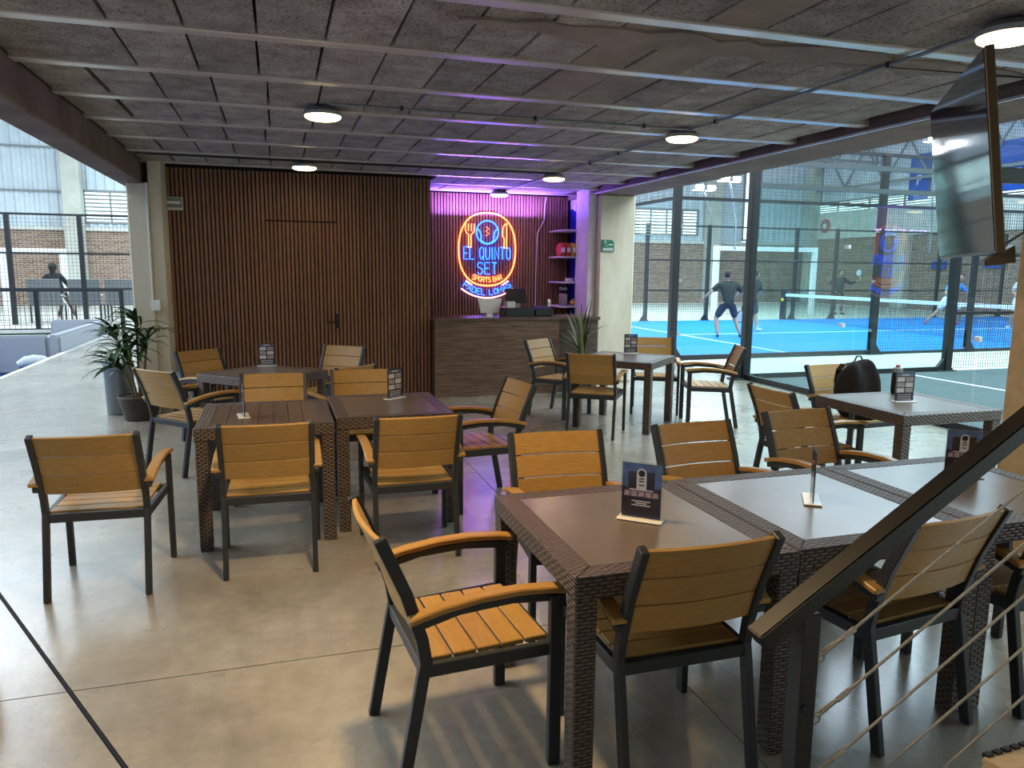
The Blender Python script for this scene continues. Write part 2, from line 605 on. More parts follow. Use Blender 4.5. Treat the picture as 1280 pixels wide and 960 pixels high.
def floor_mat():
    m, nt, b = nodes_of('polished_concrete')
    v = coords(nt, (1, 1, 1), True)
    f1 = noise(nt, v, 1.1, 5, 0.55)
    c = ramp(nt, f1, [(0.25, (0.20, 0.178, 0.145)), (0.5, (0.335, 0.30, 0.24)), (0.75, (0.41, 0.385, 0.325))])
    fm_ = ramp(nt, noise(nt, v, 9.0, 8, 0.72), [(0.32, (.80, .80, .80)), (0.66, (1.12, 1.11, 1.09))])
    mu = nt.nodes.new('ShaderNodeVectorMath')
    mu.operation = 'MULTIPLY'
    nt.links.new(vary(nt, c, 0.05), mu.inputs[0])
    nt.links.new(fm_, mu.inputs[1])
    nt.links.new(mu.outputs[0], b.inputs['Base Color'])
    f2 = noise(nt, v, 1.6, 3, 0.5)
    mr = nt.nodes.new('ShaderNodeMapRange')
    mr.inputs['From Min'].default_value = 0.3
    mr.inputs['From Max'].default_value = 0.7
    mr.inputs['To Min'].default_value = 0.22
    mr.inputs['To Max'].default_value = 0.34
    nt.links.new(f2, mr.inputs['Value'])
    nt.links.new(mr.outputs[0], b.inputs['Roughness'])
    b.inputs['Specular IOR Level'].default_value = 0.6
    b.inputs['Coat Weight'].default_value = 0.7
    b.inputs['Coat IOR'].default_value = 1.75
    b.inputs['Coat Roughness'].default_value = 0.24
    bump(nt, b, noise(nt, v, 22, 5, 0.7), 0.16, 0.008)
    return m


M['brick'] = brick_mat()
M['floor'] = floor_mat()

# ================================================================== SETTING
# ---- bar floor: poured slabs with narrow open joints
floor = structure(B(-3.9, 7.0, -2.0, 21.5, -0.5, -0.025).build('floor', M['grey']))
for x0, x1, y0, y1 in ((-3.9, 1.55, -2, 3.17), (1.55, 7, -2, 3.17), (-3.9, 1.55, 3.17, 8.2), (1.55, 7, 3.17, 12.6),
                       (-3.9, 1.55, 8.2, 12.6), (-3.9, -1.55, 12.6, 21.5)):
    g = 0.003
    B(x0 + g, x1 - g, y0 + g, y1 - g, -0.025, 0).build('slab', M['floor'], floor)
B(-3.98, -3.9, -2, 21.5, -0.4, 0.012).build('slab_edge', M['ledge'], floor)

ground_right = structure(B(7.0, 28, -8, 35, -0.5, -0.004).build('floor_court_hall', M['walkway']))
ground_back = structure(B(-16, 7.0, 21.5, 35, -0.5, -0.004).build('floor_back_hall', M['walkway']))
structure(B(-1.55, 7.0, 12.6, 21.5, -0.025, -0.006).build('floor_behind_bar', M['walkway']))
structure(B(-16, -3.98, -8, 21.5, -0.55, -0.40).build('floor_lounge', M['blue_carpet']))
structure(B(-16, -3.98, 21.42, 21.5, -0.4, -0.02).build('trim_1', M['turf_green']))
structure(B(-16, -3.9, 20.2, 21.42, -0.4, -0.385).build('floor_lounge_turf', M['turf_green']))

# ---- ceiling: ribs with hollow blocks between them
ceiling = structure(B(-1.37, 4.52, -2.0, 11.55, 2.875, 3.15).build('ceiling', M['ceiling_gap']))
rib_me = B(-1.37, 4.5, -0.045, 0.045, 2.812, 2.88).mesh('rib', M['rib'], bevel=0.006)
rib_short = B(1.95, 4.5, -0.045, 0.045, 2.812, 2.88).mesh('rib', M['rib'], bevel=0.006)
rib_y = [1.59 + 0.87 * k for k in range(-3, 12)]
for y in rib_y:
    link('rib', rib_short if y > 9.8 else rib_me, ceiling, (0, y, 0))
blk = []
for s in range(4):
    rr = random.Random(s)
    b_ = MB()
    L, W = 0.770, 0.319
    # a slightly worn lower face: chipped corners
    c_ = [0.004 + 0.012 * rr.random() for _ in range(8)]
    poly = [(-W / 2 + c_[0], -L / 2), (W / 2 - c_[1], -L / 2), (W / 2, -L / 2 + c_[2]), (W / 2, L / 2 - c_[3]), (W / 2 - c_[4], L / 2),
            (-W / 2 + c_[5], L / 2), (-W / 2, L / 2 - c_[6]), (-W / 2, -L / 2 + c_[7])]
    b_.prism(poly, 'z', 0, 0.06)
    blk.append([b_.mesh('block', M['block'], bevel=0.004), b_.mesh('block', M['mortar'], bevel=0.004)])
for k in range(1, 14):
    y = rib_y[k] + 0.435
    if y > 11.4 or y < 0.5:
        continue
    off = random.uniform(-0.03, 0.03)
    for i in range(18):
        x = -1.35 + 0.1665 + i * 0.3325 + off * (0 < i < 17)
        if x > 4.42 or (y > 9.8 and x < 2.0):
            continue
        old = (i == 9 and 3 < y < 7) or (i == 10 and 2 < y < 5)
        o = link('block', blk[random.randrange(4)][1 if old else 0], ceiling,
                 (x, y + random.uniform(-.003, .003), 2.82 + random.uniform(-0.004, 0.004)))
        o.rotation_euler = (0, 0, random.uniform(-.012, .012))
# smear of old mortar across the blocks
mp = MB()
rr = random.Random(3)
N = 26
top_, bot_ = [], []
for i in range(N + 1):
    x = 0.85 + 3.4 * i / N
    e_ = min(1, i / 7, (N - i) / 5) ** .6
    top_.append((x, 3.58 + (.14 + rr.uniform(-.05, .06)) * e_ - 0.10 * i / N))
    bot_.append((x, 3.57 - (.11 + rr.uniform(-.05, .05)) * e_ - 0.06 * i / N))
mp.prism(bot_ + top_[::-1], 'z', 2.808, 2.822)
mp.build('mortar_smear', M['mortar'], ceiling)

# ---- beams and columns
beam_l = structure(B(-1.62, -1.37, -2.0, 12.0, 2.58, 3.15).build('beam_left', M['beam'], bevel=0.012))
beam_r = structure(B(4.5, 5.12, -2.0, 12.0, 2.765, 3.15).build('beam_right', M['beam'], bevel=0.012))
B(4.475, 4.5, -2, 10.4, 2.765, 2.782).build('edge_strip', M['rib'], beam_r)
col_l = structure(B(-1.52, -1.30, 9.3, 9.85, 0, 2.58).build('column_left', M['column'], bevel=0.015))
structure(B(-1.30, -1.17, 9.33, 9.85, 0, 2.875).build('trim_2', M['column'], bevel=0.006))
structure(B(4.55, 5.12, 10.3, 10.9, 0, 2.765).build('column_right', M['column'], bevel=0.02))
structure(B(4.24, 4.72, 2.95, 3.45, 0, 2.765).build('column_near', M['render'], bevel=0.02))
structure(B(-1.62, 5.12, -2.15, -2.0, 0, 3.15).build('unseen_wall_front', M['column']))  # unseen wall added behind the camera to keep sky light out

# ---- slatted wall, hidden door, bar recess
wall_back = structure(B(-1.17, 1.95, 9.82, 11.55, 0, 2.875).build('wall_back', M['slatback']))
DX0, DX1, DZ = -0.10, 0.78, 2.24
pitch = 0.0472
door = structure(B(DX0, DX1, 9.800, 9.82, 0.0, DZ - 0.012).build('door_1', M['slatback']))
full = B(-0.016, 0.016, -0.024, 0, 0.0, 2.815).mesh('slat', M['slat'], bevel=0.003)
over = B(-0.016, 0.016, -0.024, 0, DZ + 0.004, 2.815).mesh('slat', M['slat'], bevel=0.003)
dsl = B(-0.016, 0.016, -0.024, 0, 0.01, DZ - 0.014).mesh('slat', M['slat'], bevel=0.003)
x = -1.15
while x < 1.93:
    if DX0 - 0.005 < x < DX1 + 0.005:
        link('slat', dsl, door, (x, 9.80, 0))
        link('slat', over, wall_back, (x, 9.82, 0))
    else:
        link('slat', full, wall_back, (x, 9.82, 0))
    x += pitch
hd = MB().box(0.715, 0.765, 9.752, 9.778, 0.92, 1.10).tube([(0.74, 9.76, 1.0), (0.74, 9.71, 1.0), (0.73, 9.70, 1.0), (0.60, 9.70, 1.0)], 0.011, 8)
hd.build('door_handle', M['black'], door, smooth=False)
wall_bar = structure(B(1.95, 4.62, 11.47, 11.6, 0, 2.875).build('wall_bar', M['slatback']))
x = 1.98
while x < 4.5:
    link('slat', full, wall_bar, (x, 11.47, 0))
    x += pitch
wall_right = structure(B(4.55, 4.66, 10.9, 11.6, 0, 2.875).build('wall_right', M['plaster']))
B(4.535, 4.55, 10.72, 11.44, 0.0, 2.62).build('blue_panel', M['blue_panel'], wall_right)
structure(B(4.42, 4.55, 10.42, 10.9, 0, 2.875).build('trim_3', M['plaster'], bevel=0.006))

# ---- hall shell
def corrugate(x0, x1, z0, z1, axis_pos, along='x', pitch_=0.34, dep=0.05, sgn=-1):
    n = int((x1 - x0) / pitch_)
    prof = []
    for i in range(n):
        a = x0 + i * pitch_
        prof += [(a, 0), (a + pitch_ * .35, 0), (a + pitch_ * .5, dep), (a + pitch_ * .85, dep)]
    prof.append((x1, 0))
    b_ = MB()
    vs_, fs = [], []
    for p, q in prof:
        for z in (z0, z1):
            vs_.append((p, axis_pos + sgn * q, z) if along == 'x' else (axis_pos + sgn * q, p, z))
    for i in range(len(prof) - 1):
        fs.append((2 * i, 2 * i + 2, 2 * i + 3, 2 * i + 1))
    return b_.add(vs_, fs)


wall_hall = structure(B(-16, 28, 35, 35.25, 0, 3.05).build('wall_hall_back', M['brick']))
B(-16, 28, 34.9, 35.25, 3.05, 3.2).build('ledge', M['ledge'], wall_hall)
# sheet metal above, left open where the windows and the translucent strip are
WINS = [(-7.3, -3.4, 3.4, 4.65), (15.6, 21.0, 3.5, 4.75), (23.7, 24.65, 3.3, 9.2)]
xs = [-16] + [v for w_ in WINS for v in w_[:2]] + [28]
for i in range(0, len(xs), 2):
    corrugate(xs[i], xs[i + 1], 3.2, 9.2, 35.1).build('corrugated_sheet', M['corrugated'], wall_hall)
for x0, x1, z0, z1 in WINS[:2]:
    corrugate(x0, x1, z1, 9.2, 35.1).build('corrugated_sheet', M['corrugated'], wall_hall)
    corrugate(x0, x1, 3.2, z0, 35.1).build('corrugated_sheet', M['corrugated'], wall_hall)
for z in (4.6, 6.3, 8.0):
    B(-16, -7.4, 34.94, 35.0, z - 0.03, z + 0.03).build('purlin', M['grey'], wall_hall)
wi = 1
for x0, x1, z0, z1 in WINS:
    w_ = structure(thing('window_%d' % wi, None, None, ((x0 + x1) / 2, 35.1, z0)))
    wi += 1
    hw, hh = (x1 - x0) / 2, z1 - z0
    fr = MB()
    for a in (-hw, hw):
        fr.box(a - .05, a + .05, -.06, .06, 0, hh)
    fr.box(-hw, hw, -.06, .06, -.05, .05).box(-hw, hw, -.06, .06, hh - .05, hh + .05)
    fr.build('window_frame', M['grey'], w_)
    if hh < 2:
        n = max(2, round(2 * hw / 0.95))
        for k in range(1, n):
            B(-hw + 2 * hw * k / n - .03, -hw + 2 * hw * k / n + .03, -.05, .05, 0, hh).build('mullion', M['grey'], w_)
        lv = MB().box(-hw, hw, -.055, .05, -.018, .018).mesh('louver', M['grey'])
        for k in range(1, 8):
            link('louver', lv, w_, (0, 0, hh * k / 8), (0.5, 0, 0))
    B(-hw, hw, 0.07, 0.08, 0, hh).build('pane', M['glass'], w_)
for i, x in enumerate((-7.6, 21.65, 9.5)):
    structure(B(x - .33, x + .33, 34.35, 34.98, 0, 6.3).build('column_hall', M['hallcol'], bevel=0.03))

wall_rh = structure(B(28, 28.25, -8, 35, 0, 3.4).build('wall_hall_right', M['brick']))
B(27.9, 28.25, -8, 35, 3.4, 4.75).build('painted_band', M['ledge'], wall_rh)
corrugate(-8, 35, 5.3, 9.2, 28.1, 'y').build('corrugated_sheet', M['corrugated'], wall_rh)
w_ = structure(thing('window_4', None, None, (28.1, 20, 4.75)))
B(-.06, .06, -14, 14.9, -.05, .04).build('window_frame', M['grey'], w_)
B(-.06, .06, -14, 14.9, .5, .58).build('window_frame', M['grey'], w_)
lv = B(-.05, .03, -14, 14.9, -.014, .014).mesh('louver', M['grey'])
for k in range(1, 5):
    link('louver', lv, w_, (0, 0, 0.11 * k), (0, 0.5, 0))
mu = B(-.05, .05, -.03, .03, 0, 0.55).mesh('mullion', M['grey'])
for k in range(-6, 7):
    link('mullion', mu, w_, (0, 2.2 * k, 0))
B(0.06, 0.07, -14, 14.9, 0, 0.55).build('pane', M['glass'], w_)
structure(B(27.6, 28.0, 28.0, 28.7, 0, 3.4).build('column_hall', M['hallcol'], bevel=0.03))
structure(B(27.4, 28.0, 34.4, 34.9, 0, 9.0).build('column_hall', M['hallcol'], bevel=0.03))
structure(B(-16.25, -16, -8, 35, -0.5, 9.2).build('wall_hall_left', M['ledge']))
structure(B(-16, 28, -8.25, -8, -0.5, 9.2).build('wall_hall_front', M['ledge']))
roof = structure(B(-16, 28, -8, 35, 9.2, 9.35).build('ceiling_hall', M['offwhite']))
# trusses under the roof
def truss(y, x0, x1, z0, z1, n, name='roof_truss', along='x', pos=0):
    b_ = MB()

    def P(a, z):
        return (a, y, z) if along == 'x' else (pos, a, z)
    b_.bar(P(x0, z0), P(x1, z0), .12).bar(P(x0, z1), P(x1, z1), .12)
    st = (x1 - x0) / n
    for i in range(n):
        a = x0 + i * st
        b_.bar(P(a, z0), P(a + st / 2, z1), .07).bar(P(a + st / 2, z1), P(a + st, z0), .07)
    return structure(b_.build(name, M['grey']))


truss(30.5, -16, 28, 6.9, 8.6, 18)
truss(24.0, -16, 28, 6.9, 8.6, 18)
truss(0, 6, 35, 5.9, 7.7, 11, along='y', pos=27.7)
truss(0, 6, 35, 6.9, 8.6, 11, along='y', pos=20.0)

# ================================================================== COURTS
def wires(o, u, v, w, h, su, sv, t):
    """welded mesh: every wire a thin bar"""
    o, u, v = Vector(o), Vector(u), Vector(v)
    b_ = MB()
    n = u.cross(v)
    for i in range(int(w / su) + 1):
        a = o + u * (i * su)
        b_.bar(a, a + v * h, t, t, up=n)
    for i in range(int(h / sv) + 1):
        a = o + v * (i * sv)
        b_.bar(a, a + u * w, t, t, up=n)
    return b_


def flared_post(h, w, d, foot, name, parent, loc, rz=0):
    b_ = MB()
    b_.box(-w / 2, w / 2, -d / 2, d / 2, 0, h)
    b_.prism([(-foot, 0.02), (foot * .55, 0.02), (w / 2, 0.10), (w / 2, 0.45), (-w / 2, 0.45), (-w * .7, 0.22)], 'y', -0.03, 0.03)
    b_.box(-foot, foot * .6, -0.09, 0.09, 0, 0.022)
    o = b_.build(name, M['black'], parent, loc, bevel=0.004)
    o.rotation_euler = (0, 0, rz)
    return o


# ---- blue court: long side along x, from 7.1 to 27.1
court = structure(B(7.1, 27.1, 12.6, 22.6, -0.003, 0.008).build('court_blue', M['court_blue']))
for x0, x1, y0, y1 in ((10.12, 10.18, 12.6, 22.6), (24.05, 24.11, 12.6, 22.6), (10.18, 24.05, 17.57, 17.63)):
    B(x0, x1, y0, y1, 0.008, 0.011).build('court_line', M['line'], court)
enc = thing('court_enclosure', 'glass and wire enclosure of the far blue court', 'court fence', (7.1, 12.6, 0))
def E1(b_, name, m, **k):
    o = b_.build(name, m, enc, **k)
    o.matrix_parent_inverse = Matrix.Translation((-7.1, -12.6, 0))
    return o


flared_post(4.0, 0.14, 0.12, 0.24, 'post', enc, (0, 0, 0), PI)
flared_post(4.0, 0.13, 0.12, 0.24, 'post', enc, (4.65, 0, 0), PI)
for x in (7.2, 10.4, 13.6, 16.8, 20):
    flared_post(4.0 if x < 12 else 3.0, 0.12, 0.10, 0.22, 'post', enc, (x, 0, 0), PI)
for x in (0, 2.2, 4.6, 6.9, 8.5, 10.4, 12.1, 14.0, 16.8, 20):
    flared_post(3.2, 0.11, 0.10, 0.2, 'post', enc, (x, 10.0, 0), 0)
for y in (2.5, 5, 7.5):
    flared_post(4.0, 0.09, 0.1, 0.15, 'post', enc, (0, y, 0), PI)
E1(B(7.1, 11.75, 12.57, 12.63, 0, 0.09), 'kerb', M['black'])
E1(B(11.75, 27.1, 12.57, 12.63, 0, 0.05), 'kerb', M['black'])
E1(B(7.07, 7.13, 12.6, 22.6, 0, 0.09), 'kerb', M['black'])
for k, (a, b_) in enumerate(((7.17, 9.42), (9.44, 11.68))):
    E1(B(a, b_, 12.594, 12.606, 0.09, 3.0), 'glass_pane', M['glass'])
for k in range(5):
    E1(B(7.094, 7.106, 12.68 + 2 * k, 14.58 + 2 * k, 0.09, 3.0), 'glass_pane', M['glass'])
for z in (3.0, 4.0):
    E1(MB().bar((7.1, 12.6, z), (14.3 if z > 3.5 else 27.1, 12.6, z), .06), 'top_rail', M['black'])
    E1(MB().bar((7.1, 12.6, z), (7.1, 22.6, z), .06), 'top_rail', M['black'])
for z in (1.02, 2.02, 3.15):
    E1(MB().bar((11.75 if z < 3 else 7.1, 22.6, z), (27.1, 22.6, z), .05), 'top_rail', M['black'])
tag(E1(wires((11.75, 12.6, 0.05), (1, 0, 0), (0, 0, 1), 15.35, 2.95, 0.06, 0.06, 0.0045), 'wire_mesh', M['wire']), kind='stuff')
tag(E1(wires((7.1, 12.6, 3.0), (1, 0, 0), (0, 0, 1), 7.2, 1.0, 0.06, 0.06, 0.004), 'wire_mesh', M['wire']), kind='stuff')
tag(E1(wires((7.1, 12.6, 3.0), (0, 1, 0), (0, 0, 1), 10, 1.0, 0.08, 0.08, 0.005), 'wire_mesh', M['wire']), kind='stuff')
tag(E1(wires((7.1, 22.6, 0.05), (1, 0, 0), (0, 0, 1), 20, 4.0, 0.085, 0.085, 0.006), 'wire_mesh', M['wire']), kind='stuff')
for z in (0.5, 1.5, 2.5):
    for x in (7.17, 11.68):
        E1(B(x - .06, x + .06, 12.55, 12.59, z - .03, z + .03), 'clamp', M['steel'])

net = thing('court_net', 'net with a white top band across the blue court', 'net', (17.1, 17.6, 0))
for y in (-5.0, 5.0):
    MB().box(-.09, .09, y - .09, y + .09, 0, 1.05).build('net_post', M['shorts_navy'], net, bevel=0.02)
MB().box(-.012, .012, -4.9, 4.9, 0.82, 0.92).build('net_band', M['line'], net)
tag(wires((0, -4.9, 0.02), (0, 1, 0), (0, 0, 1), 9.8, 0.8, 0.06, 0.06, 0.005).build('net_cords', M['netting'], net), kind='stuff')
tag(MB().lathe([(0.02, -.06), (.05, -.03), (.055, 0), (.05, .03), (.02, .06)], 12).build('tennis_ball_print', M['yellow'], net, (-.09, 4.95, .70)), 'yellow ball print on the post pad')

# ---- dark court on the right, corner post by the bar
court2 = structure(B(7.0, 27.0, 0.1, 10.1, -0.003, 0.006).build('court_grey', M['court_grey']))
for x0, x1, y0, y1 in ((10.0, 10.06, 0.1, 10.1), (10.06, 24, 5.07, 5.13)):
    B(x0, x1, y0, y1, 0.006, 0.009).build('court_line', M['line'], court2)
enc = thing('court_enclosure', 'glass and wire enclosure of the dark court beside the tables', 'court fence', (7.1, 12.6, 0))
flared_post(4.2, 0.13, 0.12, 0.26, 'post', enc, (-.1, -2.5, 0), 0)
flared_post(4.2, 0.13, 0.12, 0.26, 'post', enc, (3.95, -2.5, 0), 0)
for x in (7.4, 11.2, 15, 19.5):
    flared_post(4.2, 0.12, 0.1, 0.22, 'post', enc, (x, -2.5, 0), 0)
E1(B(7.0, 11.0, 10.07, 10.13, 0, 0.08), 'kerb', M['black'])
E1(B(6.97, 7.03, 0.1, 10.1, 0, 0.08), 'kerb', M['black'])
for k in range(2):
    E1(B(7.08 + 1.98 * k, 9.02 + 1.92 * k, 10.094, 10.106, 0.08, 3.0), 'glass_pane', M['glass'])
for k in range(5):
    E1(B(6.994, 7.006, 8.06 - 2 * k, 10.02 - 2 * k, 0.08, 3.0), 'glass_pane', M['glass'])
for z in (2.97, 3.32, 4.2):
    E1(MB().bar((7.0, 10.1, z), (11.05, 10.1, z), .07), 'top_rail', M['court_rail'])
for z in (1.0, 2.0, 3.0):
    E1(MB().bar((11.05, 10.1, z), (27, 10.1, z), .05), 'top_rail', M['black'])
tag(E1(wires((11.05, 10.1, 0.05), (1, 0, 0), (0, 0, 1), 14, 2.95, 0.055, 0.055, 0.0045), 'wire_mesh', M['wire']), kind='stuff')
tag(E1(wires((7.0, 10.1, 3.32), (1, 0, 0), (0, 0, 1), 14, 0.9, 0.055, 0.055, 0.004), 'wire_mesh', M['wire']), kind='stuff')
for y in (8.04, 6.04):
    for z in (1.0, 2.0):
        E1(B(6.98, 7.02, y - .035, y + .035, z - .025, z + .025), 'clamp', M['white'])
for z in (0.6, 1.9):
    E1(B(6.93, 6.96, 10.02, 10.12, z - .03, z + .03), 'clamp', M['black'])

# ---- football goals beyond the courts
g = thing('football_goal', 'white goal frame standing behind the blue court', 'goal', (18.45, 25.6, 0))
for x in (-2.25, 2.25):
    B(x - .09, x + .09, -.09, .09, 0, 2.64).build('goal_post', M['white'], g)
B(-2.16, 2.16, -.088, .088, 2.46, 2.638).build('crossbar', M['white'], g)
g = thing('football_goal', 'white goal frame against the brick wall on the left', 'goal', (-7.4, 28.0, 0))
for x in (-.85, .85):
    B(x - .09, x + .09, -.07, .07, 0, 2.2).build('goal_post', M['white'], g)
B(-.76, .76, -.068, .068, 2.04, 2.198).build('crossbar', M['white'], g)

# ---- left side: tall wire fence, low railing, banner things
f_ = thing('wire_fence', 'tall dark wire fence behind the high backed chairs', 'fence', (-9, 24.5, 0))
for x in (-5.0, -3.0, 1.95, 3.75, 7.0):
    B(x - .06, x + .06, -.06, .06, 0, 3.1).build('post', M['black'], f_)
for z in (1.0, 2.0, 3.08):
    MB().bar((-6, 0, z), (7.4, 0, z), .05).build('rail', M['black'], f_)
tag(wires((-6, 0, 0.05), (1, 0, 0), (0, 0, 1), 13.4, 3.0, 0.1, 0.1, 0.007).build('wire_mesh', M['wire'], f_), kind='stuff')
f_ = thing('guard_railing', 'low black railing with wire infill at the edge of the sunken lounge', 'railing', (-8, 21.65, 0))
for x in (-1.6, 0.35, 2.27, 4.2):
    B(x - .05, x + .05, -.05, .05, 0, 1.06).build('post', M['black'], f_)
for z in (0.06, 1.04):
    MB().bar((-4, 0, z), (4.25, 0, z), .06).build('rail', M['black'], f_)
tag(wires((-4, 0, 0.06), (1, 0, 0), (0, 0, 1), 8.2, 1.0, 0.12, 0.12, 0.008).build('wire_mesh', M['wire'], f_), kind='stuff')
tag(B(-12, -3.95, 21.50, 21.59, -0.004, 0.06).build('kerb_strip', M['ledge']), 'pale concrete kerb strip under the low black railing', 'kerb')

# high-backed woven chairs
def high_chair(label, x):
    t = thing('high_back_chair', label, 'chair', (x, 25.4, 0), 0, 'high backed grey chairs behind the railing')
    MB().sweep([(-.30, .52), (-.34, .9), (-.40, 1.27)], 'x', -.42, .42, .05).build('backrest', M['grey'], t, bevel=.01)
    B(-.42, .42, -.30, .25, .50, .56).build('seat', M['grey'], t, bevel=.01)
    for sx in (-.39, .39):
        for y in (-.28, .24):
            B(sx - .02, sx + .02, y - .02, y + .02, 0, .52).build('leg', M['black'], t)
        MB().sweep([(-.33, .78), (.0, .8), (.24, .74)], 'x', sx - .03, sx + .03, .03).build('armrest', M['offwhite'], t)
    return t


high_chair('grey high backed chair in front of the hooded person', -6.42)
high_chair('grey high backed chair in the middle of the row', -5.37)
high_chair('grey high backed chair nearest the concrete column', -4.40)

# ---- sunken lounge: sofa, bag, table
s = thing('corner_sofa', 'grey corner sofa in the sunken lounge on the left', 'sofa', (-4.5, 18, -0.4))
B(.28, .5, -1.6, 3.1, 0, .74).build('side_back', M['sofa'], s, bevel=.04, seg=2)
B(-.78, .28, -1.6, -1.38, 0, .74).build('end_panel', M['sofa'], s, bevel=.04, seg=2)
B(-.78, .28, 2.9, 3.1, 0, .74).build('end_panel', M['sofa'], s, bevel=.04, seg=2)
B(-.78, .26, -1.36, 2.88, 0.04, .42).build('seat', M['sofa'], s, bevel=.05, seg=2)
B(.02, .27, -1.2, 2.7, .42, .62).build('cushion', M['sofa'], s, bevel=.05, seg=2)
bz = MB()
for i in range(9):
    a = i / 8
    bz.v.append((0, 0, 0))
bz = MB().tube([(-.22, 0, .26), (-.10, .02, .31), (.04, 0, .33), (.18, -.02, .32), (.32, .01, .27)], [.06, .10, .11, .10, .06], 10)
b0 = thing('jacket_bundle', 'pale jacket laid over a dark bag beside the grey sofa', 'jacket', (-4.33, 15.75, -0.4), 0.1)
bz.build('jacket', M['sofa_light'], b0, smooth=True)
MB().tube([(-.20, 0, .10), (-.05, 0, .13), (.15, 0, .13), (.34, 0, .10)], [.09, .13, .13, .09], 10).build('bag', M['canvas'], b0, smooth=True)
t = thing('lounge_counter', 'dark counter with a white top at the far left edge', 'counter', (-5.95, 16.3, -0.4))
B(-.6, .55, -.4, .4, 0, .62).build('body', M['counter_dark'], t)
B(-.63, .58, -.43, .43, .62, .67).build('top', M['white'], t)

# ---- hall details on the right wall
def wall_sign(name, label, y0, y1, z0, z1, m, txt=None, size=1.0):
    t = thing(name, label, name.replace('_', ' '), (27.88, (y0 + y1) / 2, (z0 + z1) / 2))
    hw, hh = abs(y1 - y0) / 2, (z1 - z0) / 2
    B(-.02, .02, -hw, hw, -hh, hh).build('panel', m, t)
    for a in (-hw * .7, hw * .7):
        B(.02, .24 if z0 > 4 else .12, a - .03, a + .03, -.05, .05).build('bracket', M['grey'], t)
    for s_, dz, sz in (txt or []):
        link('lettering', text_mesh(s_, sz, M['line'], 0.01), t, (-.03, 0, dz), (PI / 2, 0, -PI / 2))
    return t


wall_sign('blue_banner', 'blue hanging banner reading F left of the television', 27.3, 28.4, 4.95, 6.95, M['banner'], [('F', -.15, .62), ('PA', -.75, .32)])
wall_sign('blue_banner', 'wide blue banner right of the television with white letters', 21.6, 24.45, 4.95, 6.9, M['banner'], [('MOVEMENT', -.35, .52)])
for y0, y1, z0, z1, l in ((26.0, 26.75, 1.85, 2.2, 'blue sign below the left corner of the television'), (23.2, 24.2, 1.9, 2.2, 'bright blue sign below the television mount')):
    wall_sign('blue_sign', l, y0, y1, z0, z1, M['banner'])
t = thing('round_target', 'round dark red and white sign high on the painted band', 'sign', (27.88, 33.8, 4.07), 0)
for r_, m, x in ((.36, M['red'], 0), (.25, M['grey'], -.02), (.12, M['white'], -.04)):
    o = MB().lathe([(r_, -.02), (r_, .02)], 20).build('disc', m, t, (x, 0, 0))
    o.rotation_euler = (0, PI / 2, 0)
# floodlights on the far posts
def flood(x, y, z, label, tall=True):
    t = thing('floodlight', label, 'floodlight', (x, y, 0), 0, 'court floodlights')
    MB().tube([(.5, 0, 2.4), (.48, 0, 3.4), (.3, 0, z - .5), (0, -.25, z - .1)], .035, 8).build('pole', M['grey'], t, smooth=True)
    for dx in (-.22, .22):
        B(dx - .17, dx + .17, -.35, -.1, z - .1, z + .06).build('housing', M['grey'], t)
        B(dx - .14, dx + .14, -.36, -.351, z - .08, z + .04).build('lens', M['flood'], t)
        B(dx - .14, dx + .14, -.34, -.12, z - .108, z - .101).build('lens', M['flood'], t)


flood(14.5, 22.6, 4.72, 'pair of white floodlights on a bent pole over the back fence')
flood(13.65, 22.75, 4.42, 'smaller pair of floodlights next to the thick post')
flood(22.9, 22.6, 6.45, 'bright floodlight high up left of the television')

